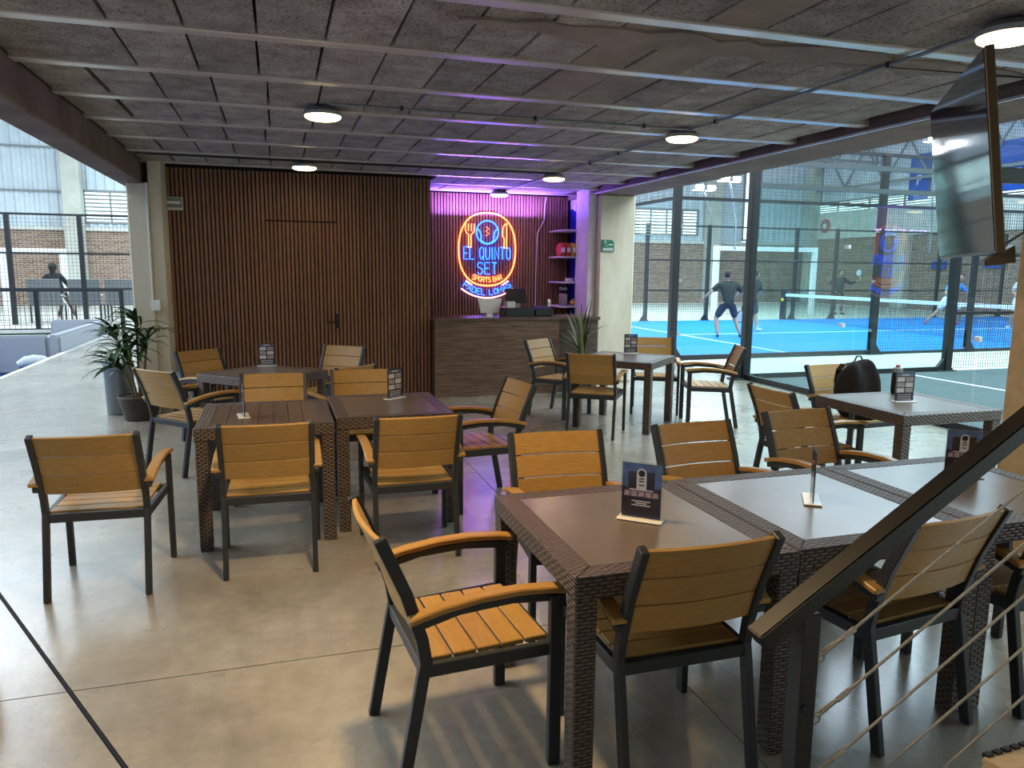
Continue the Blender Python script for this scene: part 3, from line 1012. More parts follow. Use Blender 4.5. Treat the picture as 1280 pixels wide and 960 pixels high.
# ================================================================== FURNITURE
def chair_template():
    t = thing('armchair', '', 'chair')
    W = 0.235
    back = [(-.285, 0), (-.215, .38), (-.203, .44), (-.215, .52), (-.265, .68), (-.345, .865)]
    pm = MB().sweep(back, 'x', -.014, .014, .040).mesh('back_post', M['frame'], bevel=.003)
    fm = B(-.014, .014, -.022, .022, 0, .615).mesh('front_leg', M['frame'], bevel=.003)
    am = MB().sweep([(-.255, .573), (-.10, .610), (.08, .620), (.262, .603)], 'x', -.014, .014, .028).mesh('arm_rail', M['frame'], bevel=.003)
    wm = MB().sweep([(-.262, .600), (-.16, .625), (-.03, .643), (.10, .647), (.22, .638), (.285, .626)], 'x', -.026, .026, .022).mesh('arm_rest', M['armwood'], bevel=.005)
    for s in (-1, 1):
        link('back_post', pm, t, (s * W, 0, 0))
        link('front_leg', fm, t, (s * .266, .235, 0))
        link('arm_rail', am, t, (s * .257, 0, 0))
        link('arm_rest', wm, t, (s * .262, 0, 0))
    fr = MB()
    for s in (-1, 1):
        fr.bar((s * W, -.20, .412), (s * .252, .235, .422), .026, .045)
    fr.box(-.25, .25, .213, .240, .40, .442).box(-.23, .23, -.222, -.192, .392, .437)
    fr.build('seat_frame', M['frame'], t, bevel=.003)
    sm = B(-.222, .222, -.0385, .0385, -.009, .009).mesh('seat_slat', M['slatwood'], bevel=.003)
    for k in range(5):
        link('seat_slat', sm, t, (0, -.150 + .0835 * k, .437 + .002 * k), (.02, 0, 0))
    # curved back slats, leaning with the posts
    for k in range(3):
        z0 = .548 + .1055 * k
        b_ = MB()
        vs_, n = [], 9
        H = .1005

        def yy(z):
            for (y1, z1), (y2, z2) in zip(back, back[1:]):
                if z1 <= z <= z2:
                    return y1 + (y2 - y1) * (z - z1) / (z2 - z1)
            return back[-1][0]
        for i in range(n):
            x = -.222 + .444 * i / (n - 1)
            c = -.022 * (1 - (x / .222) ** 2)
            for z, d in ((z0, .008), (z0 + H, .008), (z0 + H, -.008), (z0, -.008)):
                vs_.append((x, yy(z) + c + d, z + d * .35))
        fs = [(0, 1, 2, 3), tuple((n - 1) * 4 + q for q in (3, 2, 1, 0))]
        for i in range(n - 1):
            for q in range(4):
                p = (q + 1) % 4
                fs.append((i * 4 + q, i * 4 + p, i * 4 + 4 + p, i * 4 + 4 + q))
        b_.add(vs_, fs)
        b_.build('back_slat', M['slatwood'], t, bevel=.002)
    return t


CHAIRS = [
    (-.90, 4.37, -3, 'armchair standing alone at the far left front, its back to us', 'left tables'),
    (-.07, 4.43, -1, 'armchair with its back to us at the plank topped table', 'left tables'),
    (.74, 4.43, 0, 'armchair with its back to us at the smooth dark table with the tilted menu', 'left tables'),
    (-.70, 6.72, -47, 'armchair seen from behind beside the potted palm, arms toward the diamond set table', 'back left table'),
    (-.54, 7.68, -141, 'armchair against the slatted wall behind the left corner of the diamond set table', 'back left table'),
    (.47, 7.80, 143, 'pale lit armchair against the slatted wall right of the hidden door', 'back left table'),
    (-.05, 5.72, 178, 'armchair facing us across the plank topped table', 'left tables'),
    (.64, 5.80, 180, 'armchair facing us behind the tilted menu on the smooth dark table', 'left tables'),
    (.40, 6.62, 42, 'armchair mostly hidden behind the one facing us by the tilted menu', 'back left table'),
    (1.36, 5.17, 97, 'armchair at the right end of the left tables with a violet lit seat', 'left tables'),
    (3.13, 8.10, -145, 'armchair in front of the bar counter facing the small square table', 'table by the column'),
    (3.12, 7.06, -34, 'armchair seen from behind at the small square table by the bar', 'table by the column'),
    (4.30, 8.02, 155, 'armchair behind the small square table, in front of the glass', 'table by the column'),
    (4.52, 7.20, 68, 'armchair seen from the side on the right of the small square table', 'table by the column'),
    (1.31, 3.17, 176, 'armchair facing us across the near end of the long table', 'long table'),
    (2.16, 3.20, -176, 'second armchair facing us along the far side of the long table', 'long table'),
    (2.97, 3.37, -176, 'third armchair facing us along the far side of the long table', 'long table'),
    (3.66, 4.48, -89, 'armchair in profile at the left side of the table by the dark court', 'table by the dark court'),
    (4.72, 5.20, -176, 'armchair with a backpack hung on it at the table by the dark court', 'table by the dark court'),
    (.60, 2.46, -86, 'armchair in profile at the near left end of the long table', 'long table'),
    (1.245, 2.25, 0, 'armchair with its back to us at the near end of the long table', 'long table'),
    (2.165, 2.235, 7, 'armchair behind the handrail cables with its back to us', 'long table'),
    (2.90, 2.24, 0, 'armchair cut off by the right edge, behind the steel cables', 'long table'),
]
proto = chair_template()
for i, (x, y, r_, label, grp) in enumerate(CHAIRS):
    o = proto if i == 0 else copy_tree(proto)
    o.location = (x, y, 0)
    o.rotation_euler = (0, 0, math.radians(r_))
    tag(o, label, 'chair', 'slatted armchairs around the ' + grp)

TABLE_CACHE = {}


def table(w, d, loc, label, rz=0.0, planks=False, group=None):
    t = thing('wicker_table', label, 'table', loc, rz, group)
    H, bw, ap = .745, .085, .075
    hw, hd = w / 2, d / 2
    # four mitred edge pieces
    for k, (L, D) in enumerate(((hw, hd), (hd, hw), (hw, hd), (hd, hw))):
        b_ = MB()
        poly = [(-L, -D), (L, -D), (L - bw, -D + bw), (-L + bw, -D + bw)]
        b_.prism(poly, 'z', H - ap, H)
        a = k * PI / 2
        mtx = Matrix.Rotation(a, 4, 'Z')
        b_.v = [tuple(mtx @ Vector(p)) for p in b_.v]
        b_.build('border', M['wicker'], t, bevel=.004)
    if planks:
        n = 7
        st = (w - 2 * bw) / n
        for k in range(n):
            x = -hw + bw + st * (k + .5)
            B(x - st / 2 + .002, x + st / 2 - .002, -hd + bw, hd - bw, H - .018, H - .001).build('plank', M['plank_top'], t, bevel=.002)
        B(-hw + bw, hw - bw, -hd + bw, hd - bw, H - .035, H - .020).build('panel', M['blackgloss'], t)
    else:
        B(-hw + bw, hw - bw, -hd + bw, hd - bw, H - .03, H - .002).build('panel', M['tabletop'], t)
    lg = B(-.0375, .0375, -.0375, .0375, 0, H - .01).mesh('leg', M['wicker'], bevel=.005)
    for sx in (-1, 1):
        for sy in (-1, 1):
            link('leg', lg, t, (sx * (hw - .040), sy * (hd - .040), 0))
    return t


table(.82, .90, (1.255, 2.475, 0), 'wicker edged table at the near end of the long row, with an upright menu', group='tables of the long row')
table(.82, .90, (2.08, 2.485, 0), 'middle wicker edged table of the long row, with an edge on menu stand', group='tables of the long row')
table(.82, .90, (2.905, 2.495, 0), 'last wicker edged table of the long row, behind the handrail', group='tables of the long row')
table(.80, .88, (-.085, 5.05, 0), 'dark table topped with wood planks in the left group', planks=True, group='tables of the left group')
table(.76, .88, (.715, 5.17, 0), 'smooth dark table joined to the plank topped one', group='tables of the left group')
table(.80, .80, (-.125, 7.07, 0), 'wicker edged table set cornerwise before the slatted wall', PI / 4)
table(.86, .86, (3.62, 7.42, 0), 'small square table between the bar counter and the court glass', PI / 4)
table(.86, .86, (4.37, 4.32, 0), 'reddish dark table beside the dark court with a bottle on it')

# ---- menu stands
def menu_stand(loc, rz, label, style=0):
    t = thing('menu_stand', label, 'menu', loc, rz, 'acrylic menu stands on the tables')
    w, h = .150, .212
    B(-w / 2 - .012, w / 2 + .012, -.035, .035, 0, .006).build('foot', M['acrylic_base'], t, bevel=.002)
    lean = thing_part('holder', t)
    B(-w / 2 - .004, w / 2 + .004, -.0035, -.0022, .006, h + .012).build('clear_panel', M['acrylic'], lean)
    B(-w / 2 - .004, w / 2 + .004, .0022, .0035, .006, h + .012).build('clear_panel', M['acrylic'], lean)
    B(-w / 2, w / 2, -.0012, .0012, .009, h + .006).build('card', M['card_dark'], lean)

    def patch(x0, x1, z0, z1, m, y=-.0019):
        return B(x0, x1, y, y + .0006, z0, z1).build('print', m, lean)
    if style == 0:
        patch(-w / 2, w / 2, .125, h + .005, M['card_sky'])
        patch(-.052, -.018, .12, .185, M['card_dark'], -.0021)
        patch(.018, .050, .12, .187, M['card_dark'], -.0021)
        patch(-.058, .058, .086, .125, M['card_violet'])
        tg = MB()
        arc = [(-.019, .118), (.019, .118), (.019, .180)] + [(.019 * math.cos(a), .180 + .019 * math.sin(a)) for a in [PI * k / 8 for k in range(1, 8)]] + [(-.019, .180)]
        tg.prism(arc, 'y', -.0027, -.0022)
        tg.build('print', M['card_white'], lean)
        dk = MB().prism([(.013 * math.cos(2 * PI * k / 16), .180 + .013 * math.sin(2 * PI * k / 16)) for k in range(16)], 'y', -.0032, -.0027)
        dk.build('print', M['card_dark'], lean)
        for dz in (.160, .150, .135):
            patch(-.010, .010, dz - .003, dz + .002, M['card_dark'], -.0030)
        for k in range(5):
            patch(-.066 + .027 * k, -.043 + .027 * k, .090, .110, M['card_photo'], -.0025)
        for dz, hw in ((.116, .045), (.072, .036), (.064, .022), (.056, .036)):
            patch(-hw, hw, dz - .0022, dz + .0022, M['card_white'], -.0025)
    else:
        patch(-.066, .066, .192, .207, M['card_sky'])
        patch(-.030, .030, .196, .203, M['card_white'], -.0025)
        for k in range(3):
            for j in range(2):
                patch(-.064 + .068 * j, -.006 + .068 * j, .150 - .040 * k, .182 - .040 * k, M['card_photo'] if (k + j) % 2 else M['card_white'])
        for k in range(4):
            patch(-.055, .055, .052 - .012 * k, .056 - .012 * k, M['card_white'])
        patch(-.066, .066, .009, .018, M['card_violet'])
    return t


def thing_part(name, parent):
    o = bpy.data.objects.new(name, None)
    o.empty_display_size = 0.05
    col.objects.link(o)
    o.parent = parent
    return o


TZ = .745
menu_stand((1.29, 2.47, TZ), math.radians(-42), 'acrylic menu stand with a dark card on the nearest long table')
menu_stand((2.09, 2.50, TZ), math.radians(55), 'clear menu stand turned edge on, on the middle long table')
menu_stand((3.02, 2.62, TZ), math.radians(-28), 'menu stand half hidden behind the sloping handrail')
menu_stand((.80, 5.38, TZ), math.radians(38), 'tilted menu stand on the smooth dark left table', 1)
menu_stand((-.22, 4.95, TZ), math.radians(-83), 'clear menu stand seen edge on, on the plank topped table', 1)
menu_stand((-.10, 7.48, TZ), math.radians(-6), 'upright menu stand on the table before the slatted wall', 1)
menu_stand((3.82, 7.70, TZ), math.radians(-12), 'upright menu stand on the small square table by the bar', 1)
menu_stand((4.36, 4.32, TZ), math.radians(-8), 'tall menu stand on the table beside the dark court', 1)

t = thing('water_bottle', 'dark flip top bottle with a red cap behind the menu', 'bottle', (4.62, 4.66, TZ))
MB().lathe([(.034, 0), (.040, .01), (.040, .14), (.034, .16), (.034, .165)], 16).build('body', M['canvas'], t, smooth=True)
MB().lathe([(.036, .165), (.036, .195), (.024, .205)], 16).build('cap', M['grey'], t, smooth=True)
B(-.016, .016, -.010, .010, .205, .225).build('spout', M['red'], t, bevel=.004)

# ---- backpack on the chair
t = thing('backpack', 'dark backpack hung over the back of an armchair', 'backpack', (4.74, 5.24, .44), math.radians(-6))
bm = bmesh.new()
bmesh.ops.create_uvsphere(bm, u_segments=24, v_segments=16, radius=1)
for v in bm.verts:
    x, y, z = v.co
    sg = lambda a, p: math.copysign(abs(a) ** p, a)
    wz = .20 - .045 * max(0, z) - .02 * max(0, -z)
    v.co = (sg(x, .75) * wz + .03 * z, sg(y, .8) * .11 + .02 * math.sin(7 * x + 3 * z), .25 + sg(z, .8) * .25 + .012 * math.sin(9 * x))
me = bpy.data.meshes.new('pack_body')
bm.to_mesh(me)
bm.free()
me.materials.append(M['canvas'])
me.polygons.foreach_set('use_smooth', [True] * len(me.polygons))
link('pack_body', me, t, (0, -.04, 0))
MB().tube([(-.11, -.15, .06), (0, -.185, .05), (.11, -.15, .06)], [.05, .075, .05], 10).build('front_pocket', M['canvas'], t, smooth=True)
for s in (-1, 1):
    MB().sweep([(.04, .46), (.10, .40), (.12, .30), (.08, .12)], 'x', s * .09 - .025, s * .09 + .025, .012).build('strap', M['black'], t)
MB().tube([(-.04, -.03, .49), (-.02, -.03, .53), (.02, -.03, .53), (.04, -.03, .49)], .008, 6).build('grab_loop', M['black'], t)

# ================================================================== BAR
t = thing('bar_counter', 'bar counter clad in horizontal grained dark wood laminate', 'counter', (2.95, 9.9, 0))
B(-1.0, .72, -.32, -.28, 0, 1.0).build('front_panel', M['counter'], t, bevel=.003)
B(.724, 1.30, -.30, -.26, 0, 1.0).build('end_panel', M['counter_dark'], t, bevel=.003)['label'] = 'darker end panel with a bold grain'
B(-1.0, -.96, -.28, .25, 0, 1.0).build('side_panel', M['counter_dark'], t)
B(1.26, 1.30, -.26, .25, 0, 1.0).build('side_panel', M['counter_dark'], t)
B(-1.01, 1.32, -.34, .28, 1.0, 1.04).build('worktop', M['counter_top'], t, bevel=.003)
CT = 1.04
t = thing('tablet_screen', 'white backed screen standing on the left of the bar counter', 'screen', (2.79, 9.95, CT))
MB().prism([(-.13, .04), (.13, .04), (.17, .235), (-.17, .235)], 'y', -.012, .012).build('housing', M['white'], t, bevel=.006)
B(-.09, .09, -.06, .07, 0, .012).build('base', M['grey'], t)
B(-.03, .03, .012, .03, .01, .12).build('stand', M['grey'], t)
t = thing('card_holder', 'tiny pale card holder in front of the white backed screen', 'card holder', (2.74, 9.78, CT))
B(-.04, .04, -.012, .012, 0, .055).build('card', M['card_white'], t)
B(-.045, .045, -.02, .02, 0, .01).build('foot', M['acrylic_base'], t)
t = thing('glass_bottle', 'tall clear bottle between the white screen and the till', 'bottle', (2.925, 9.79, CT))
MB().lathe([(.04, 0), (.042, .01), (.042, .2), (.016, .27), (.014, .33)], 14).build('glass_body', M['acrylic'], t, smooth=True)
MB().lathe([(.017, .33), (.017, .36)], 12).build('cap', M['white'], t)
t = thing('cash_register', 'black till with a tilted customer screen on the bar counter', 'till', (3.17, 9.92, CT))
B(-.2, .2, -.16, .18, 0, .12).build('cash_drawer', M['blackgloss'], t, bevel=.004)
B(-.05, .05, 0, .08, .12, .21).build('stand', M['grey'], t)
MB().prism([(-.02, .18), (.02, .175), (.10, .37), (.06, .375)], 'x', -.14, .14).build('display', M['blackgloss'], t, bevel=.003)
B(-.17, -.06, -.12, .0, .12, .20).build('card_reader', M['offwhite'], t)
t = thing('receipt_printer', 'low black receipt printer at the right of the till', 'printer', (3.53, 9.92, CT))
B(-.13, .13, -.12, .12, 0, .10).build('body', M['blackgloss'], t, bevel=.012)
MB().prism([(-.11, .10), (.11, .10), (.09, .135), (-.02, .14)], 'x', -.12, .12).build('lid', M['black'], t)
MB().sweep([(-.06, .13), (-.07, .19), (-.05, .23)], 'x', .07, .11, .002).build('paper', M['offwhite'], t)

# shelves with snacks
shelves = []
for k, z in enumerate((2.28, 1.88, 1.49, 1.12)):
    s = tag(B(4.18, 4.53, 10.86, 11.44, z - .022, z).build('corner_shelf', M['offwhite'], bevel=.003),
            ('empty top corner shelf behind the bar', 'corner shelf carrying the snack bags', 'corner shelf with the small white cups', 'lowest corner shelf with the candy jar')[k], 'shelf', 'corner shelves behind the bar')
for k in range(6):
    b_ = MB()
    n = 6
    vs_ = []
    for i in range(n):
        a = i / (n - 1)
        th = .012 + .085 * math.sin(PI * a) ** .6 * .5
        hw = .034 - .004 * math.sin(PI * a)
        vs_ += [(-hw, -th, .2 * a), (hw, -th, .2 * a), (hw, th, .2 * a), (-hw, th, .2 * a)]
    fs = [(0, 1, 2, 3), tuple((n - 1) * 4 + q for q in (3, 2, 1, 0))]
    for i in range(n - 1):
        for q in range(4):
            p = (q + 1) % 4
            fs.append((i * 4 + q, i * 4 + p, i * 4 + 4 + p, i * 4 + 4 + q))
    b_.add(vs_, fs)
    t = thing('snack_bag', ('first', 'second', 'third', 'fourth', 'fifth', 'last')[k] + ' snack bag from the left in the row on the second shelf', 'snack bag', (4.20 + .045 * k, 10.93 + .20 * (k % 2), 1.88), .2, 'snack bags on the second shelf')
    b_.build('bag', M['chip_yellow' if k in (3, 4) else 'chip_red'], t, smooth=True)
    B(-.03, .03, -.06, -.052, .06, .13).build('print', M['card_white'], t)
for k, x in enumerate((4.32, 4.40, 4.48)):
    tag(MB().lathe([(.02, 0), (.032, .012), (.036, .06), (.033, .058), (.028, .01)], 14).build('cup', M['white'], loc=(x, 10.96 + .05 * (k % 2), 1.49), smooth=True),
        ('left', 'middle', 'right')[k] + ' one of the small white cups on the third corner shelf', 'cup', 'white cups on the third shelf')
t = thing('candy_jar', 'large clear jar with a lid on the lowest corner shelf', 'jar', (4.27, 11.0, 1.12))
MB().lathe([(.065, 0), (.075, .015), (.075, .22), (.06, .245)], 18).build('glass_body', M['acrylic'], t, smooth=True)
MB().lathe([(.055, .01), (.066, .03), (.066, .18), (.05, .19)], 14).build('contents', M['card_photo'], t, smooth=True)
MB().lathe([(.064, .245), (.064, .28), (.05, .29)], 18).build('lid', M['grey'], t)
tag(MB().tube([(4.37, 10.95, 1.16), (4.43, 10.96, 1.19), (4.47, 10.98, 1.15)], [.035, .05, .03], 10).build('bread_bag', M['chip_yellow'], smooth=True),
    'small crumpled bag beside the candy jar', 'bag')
t = thing('security_camera', 'small white dome camera high above the corner shelves', 'camera', (4.47, 11.0, 2.62))
MB().lathe([(.02, -.06), (.05, -.04), (.055, 0), (.05, .03)], 14).build('dome', M['white'], t, smooth=True)
B(-.03, .06, -.02, .02, .03, .06).build('bracket', M['white'], t)
tag(MB().tube([(4.12, 11.42, 2.80), (4.10, 11.42, 2.70), (4.09, 11.42, 2.45), (3.98, 11.42, 2.25), (3.96, 11.42, 1.6), (3.96, 11.42, 1.05)], .008, 6).build('cable', M['offwhite'], smooth=True),
    'thin white cable running down the slats right of the neon sign', 'cable')

# ---- neon sign
sg = thing('neon_sign', 'oval neon sign reading EL QUINTO SET over the bar', 'sign', (3.155, 11.40, 1.9))
TR = .0095
def neon(name, pts, m, r=TR, closed=False):
    return MB().tube([(p[0], 0, p[1]) for p in pts], r, 6, closed).build(name, m, sg, smooth=True)


ov = []
for k in range(56):
    a = 2 * PI * k / 56
    rx, rz_ = .455, .555
    c, s = math.cos(a), math.sin(a)
    e = 2 / 2.35
    ov.append((rx * math.copysign(abs(c) ** e, c), .075 + rz_ * math.copysign(abs(s) ** e, s)))
neon('oval_tube', ov, M['neon_warm'], .012, True)
neon('ball_ring', [(.175 * math.cos(2 * PI * k / 32), .335 + .175 * math.sin(2 * PI * k / 32)) for k in range(32)], M['neon_blue'], closed=True)
for s in (-1, 1):
    pts = [(s * .165, .40), (s * .12, .35), (s * .10, .28), (s * .105, .22), (s * .06, .175)]
    neon('ball_seam', pts, M['neon_blue'])
neon('ball_seam', [(.06, .175), (0, .165), (-.06, .175)], M['neon_blue'])
neon('ball_mark', [(-.03, .28), (.03, .32), (-.03, .35), (.03, .39), (-.02, .42)], M['neon_warm'], .004)
neon('fork_tube', [(-.35, .46), (-.35, .36), (-.33, .32), (-.30, .30), (-.30, .10), (-.26, .10), (-.26, .30), (-.23, .32), (-.21, .36), (-.21, .46)], M['neon_warm'], .008)
for x in (-.303, -.257):
    neon('fork_tine', [(x, .46), (x, .35)], M['neon_warm'], .007)
neon('knife_tube', [(.27, .10), (.27, .25), (.245, .28), (.245, .38), (.265, .44), (.29, .47), (.31, .48), (.31, .10), (.27, .10)], M['neon_warm'], .008)
STROKES = {
    'E': [[(1, 1), (0, 1), (0, 0), (1, 0)], [(0, .5), (.8, .5)]], 'L': [[(0, 1), (0, 0), (1, 0)]],
    'Q': [[(.5, 1), (.12, .88), (0, .5), (.12, .12), (.5, 0), (.88, .12), (1, .5), (.88, .88), (.5, 1)], [(.6, .25), (1.05, -.08)]],
    'U': [[(0, 1), (0, .25), (.2, .03), (.5, 0), (.8, .03), (1, .25), (1, 1)]], 'I': [[(.5, 1), (.5, 0)]],
    'N': [[(0, 0), (0, 1), (1, 0), (1, 1)]], 'T': [[(0, 1), (1, 1)], [(.5, 1), (.5, 0)]],
    'O': [[(.5, 1), (.12, .88), (0, .5), (.12, .12), (.5, 0), (.88, .12), (1, .5), (.88, .88), (.5, 1)]],
    'S': [[(1, .85), (.75, 1), (.25, 1), (0, .8), (.1, .6), (.9, .42), (1, .2), (.75, 0), (.25, 0), (0, .15)]],
    'P': [[(0, 0), (0, 1), (.7, 1), (1, .85), (1, .6), (.7, .46), (0, .46)]],
    'R': [[(0, 0), (0, 1), (.7, 1), (1, .85), (1, .62), (.7, .48), (0, .48)], [(.5, .48), (1, 0)]],
    'B': [[(0, 0), (0, 1), (.7, 1), (.95, .85), (.95, .65), (.7, .52), (0, .52)], [(.7, .52), (1, .35), (1, .15), (.7, 0), (0, 0)]],
    'A': [[(0, 0), (.5, 1), (1, 0)], [(.2, .38), (.8, .38)]], 'D': [[(0, 0), (0, 1), (.55, 1), (.9, .8), (1, .5), (.9, .2), (.55, 0), (0, 0)]],
    'M': [[(0, 0), (0, 1), (.5, .35), (1, 1), (1, 0)]],
}


def write(txt, h, w, gap, place, m, r, cy=0.0):
    """place(u) gives the foot of the letter at arc length u, and its tilt"""
    adv = [(w * .35 if ch == 'I' else w * .45 if ch == ' ' else w) for ch in txt]
    tot = sum(adv) + gap * (len(txt) - 1)
    u = -tot / 2
    for ch, a in zip(txt, adv):
        if ch != ' ':
            px, pz, an = place(u + a / 2)
            b_ = MB()
            for st in STROKES[ch]:
                pts = []
                for sx, sz in st:
                    lx, lz = (sx - .5) * a, (sz) * h
                    pts.append((px + lx * math.cos(an) - lz * math.sin(an), 0, pz + lx * math.sin(an) + lz * math.cos(an)))
                b_.tube(pts, r, 6)
            b_.build('letter', m, sg, smooth=True)
        u += a + gap


flat = lambda z: (lambda u: (u, z, 0.0))
def arc(R_, zc):
    return lambda u: (R_ * math.sin(u / R_), zc - R_ * math.cos(u / R_), u / R_)


write('EL QUINTO', .185, .066, .029, flat(-.075), M['neon_blue'], .0065)
write('SET', .175, .080, .034, flat(-.300), M['neon_blue'], .0065)
write('SPORTS BAR', .075, .042, .012, arc(.62, .195), M['neon_warm'], .0055)
write('PADEL LOMAS', .085, .060, .022, arc(.62, -.005), M['neon_blue'], .006)
neon('band_tube', [(.66 * math.sin(a), -.01 - .66 * math.cos(a)) for a in [-.68 + 1.36 * k / 24 for k in range(25)]], M['neon_white'], .012)
neon('band_tube', [(.52 * math.sin(a), -.01 - .52 * math.cos(a)) for a in [-.72 + .12 * k for k in range(3)]], M['neon_white'], .010)
neon('band_tube', [(.52 * math.sin(a), -.01 - .52 * math.cos(a)) for a in [.48 + .12 * k for k in range(3)]], M['neon_white'], .010)
for x, z in ((-.3, -.2), (.3, -.2), (-.3, .45), (.3, .45)):
    B(x - .008, x + .008, 0, .05, z - .008, z + .008).build('standoff', M['grey'], sg)
# light that the neon throws around the niche
lamp('neon_spill', 'AREA', (3.15, 11.25, 2.45), 120, (0.26, 0.13, 1.0), rot=(PI + .12, 0, 0), size=1.6, size_y=.1)

# ================================================================== FITTINGS
def ceiling_lamp(x, y, label):
    t = thing('ceiling_lamp', label, 'ceiling lamp', (x, y, 2.806), 0, 'round warm ceiling lamps')
    MB().lathe([(.10, 0), (.135, -.03), (.135, -.055), (.115, -.056)][::-1], 28).build('housing', M['zinc'], t, smooth=True)
    MB().lathe([(.06, -.083), (.105, -.077), (.125, -.066), (.128, -.056)], 28).build('diffuser', M['warm'], t, smooth=True)
    return lamp('lamp_light', 'AREA', (x, y, 2.73), 52, (1.0, 0.70, 0.36), size=.22, shape='DISK')


ceiling_lamp(.37, 5.78, 'round warm ceiling lamp over the left tables, left of centre')
ceiling_lamp(.35, 8.75, 'round warm ceiling lamp close to the slatted wall')
ceiling_lamp(3.23, 5.70, 'round warm ceiling lamp at the crossing of the conduits')
ceiling_lamp(3.23, 8.70, 'round warm ceiling lamp in front of the bar')
ceiling_lamp(3.18, 10.85, 'round warm ceiling lamp above the neon sign')
ceiling_lamp(3.24, 2.80, 'round warm ceiling lamp cut by the top right corner')
for x, y in ((.36, 2.8),):
    lamp('lamp_light', 'AREA', (x, y, 2.73), 52, (1.0, 0.70, 0.36), size=.22, shape='DISK')

cd = thing('conduit', 'dark conduit running along the ceiling through the right lamps', 'conduit', (3.23, 5, 2.80))
MB().tube([(0, -4, -.004), (0, 6.3, -.004)], .011, 8).build('pipe', M['grey'], cd, smooth=True)
for y in (-1.5, .2, 1.9, 2.6, 4.4):
    B(-.018, .018, y - .008, y + .008, -.02, .012).build('clip', M['black'], cd)
cd = thing('conduit', 'dark conduit crossing the ceiling from the left lamp', 'conduit', (1.8, 5.55, 2.80))
MB().tube([(-1.4, 0, -.004), (1.43, 0, -.004)], .010, 8).build('pipe', M['grey'], cd, smooth=True)
for x in (-.9, .1, 1.0):
    B(x - .008, x + .008, -.018, .018, -.02, .012).build('clip', M['black'], cd)
tag(MB().tube([(-1.3, 8.6, 2.80), (3.2, 8.6, 2.80)], .011, 8).build('conduit', M['black'], smooth=True), 'dark conduit across the ceiling before the slatted wall', 'conduit')

# exit signs and outlet
t = thing('arrow_sign', 'small dark sign with a white left arrow on the slatted wall', 'sign', (-1.115, 9.78, 2.40))
B(-.115, .115, -.006, .01, -.075, .075).build('frame', M['offwhite'], t)
B(-.108, .108, -.009, -.006, -.045, .068).build('plate', M['grey'], t)
MB().prism([(-.095, .012), (-.055, .045), (-.055, .026), (.092, .026), (.092, -.002), (-.055, -.002), (-.055, -.022)], 'y', -.012, -.009).build('arrow', M['white'], t)
t = thing('evacuation_sign', 'green evacuation sign with a white running figure on the concrete column', 'sign', (4.68, 10.29, 2.03))
MB().prism([(-.10, -.085), (.10, -.085), (.10, .05), (.06, .085), (-.10, .085)], 'y', -.006, .006).build('plate', M['green_sign'], t)
fg = MB().bar((-.055, -.008, .05), (-.03, -.008, .015), .014, .003).bar((-.03, -.008, .015), (-.06, -.008, -.015), .012, .003).bar((-.03, -.008, .015), (-.005, -.008, -.01), .012, .003).bar((-.075, -.008, .03), (-.02, -.008, .04), .009, .003)
fg.prism([(-.045 + .012 * math.cos(k * PI / 5), .064 + .012 * math.sin(k * PI / 5)) for k in range(10)], 'y', -.0095, -.0065)
fg.box(.01, .08, -.0095, -.0065, .01, .022).box(-.08, .08, -.0095, -.0065, -.042, -.032).box(-.08, .08, -.0095, -.0065, -.068, -.052)
fg.build('figure', M['white'], t)
t = thing('outlet_box', 'white outlet box with a conduit on the left concrete column', 'outlet', (-1.29, 9.29, 1.24))
B(-.035, .05, -.03, .01, -.06, .06).build('box', M['white'], t, bevel=.004)
MB().tube([(-.02, -.012, .06), (-.02, -.012, 1.34)], .011, 8).build('pipe', M['offwhite'], t, smooth=True)

# ---- television on its arm
tv = thing('television', 'large wall television seen almost edge on, mirroring the hall', 'television', (3.13, 2.90, 2.16))
nx = Vector((.80, 1.02, 0)).normalized()
nn = Vector((-nx.y, nx.x, 0))                 # faces the bar
tl = math.radians(8)
up_ = (Vector((0, 0, 1)) * math.cos(tl) + nn * math.sin(tl)).normalized()
nf = nx.cross(up_).normalized()
if nf.dot(nn) < 0:
    nf = -nf
mt = Matrix((nx, nf, up_)).transposed().to_4x4()
body = MB().box(-.66, .66, -.035, 0, -.405, .405).build('bezel', M['tvback'], tv, bevel=.004)
scr = MB().box(-.652, .652, 0.0, .003, -.392, .397).build('screen', M['screen'], tv)
bx = MB().box(-.45, .45, -.07, -.035, -.30, .20).build('rear_housing', M['blackgloss'], tv, bevel=.01)
for o in (body, scr, bx):
    o.matrix_local = mt
MB().prism([(-.05, 0), (.06, 0), (.06, .02), (-.05, .07)], 'x', -.60, -.50).build('foot', M['tvback'], tv).matrix_local = mt @ Matrix.Translation((0, -.03, -.45))
br = MB().bar((.10, -.08, -.02), (.62, .02, 0), .05, .07).bar((.62, .02, 0), (1.10, .22, 0), .05, .07)
br.build('arm', M['black'], tv, bevel=.005)
B(1.04, 1.11, .05, .40, -.16, .18).build('wall_plate', M['black'], tv)
MB().tube([(.08, -.10, -.30), (.16, -.12, -.36), (.34, -.10, -.28), (.42, -.02, -.05), (.50, .02, .2), (.52, .05, .55)], .008, 6).build('cable', M['black'], tv, smooth=True)

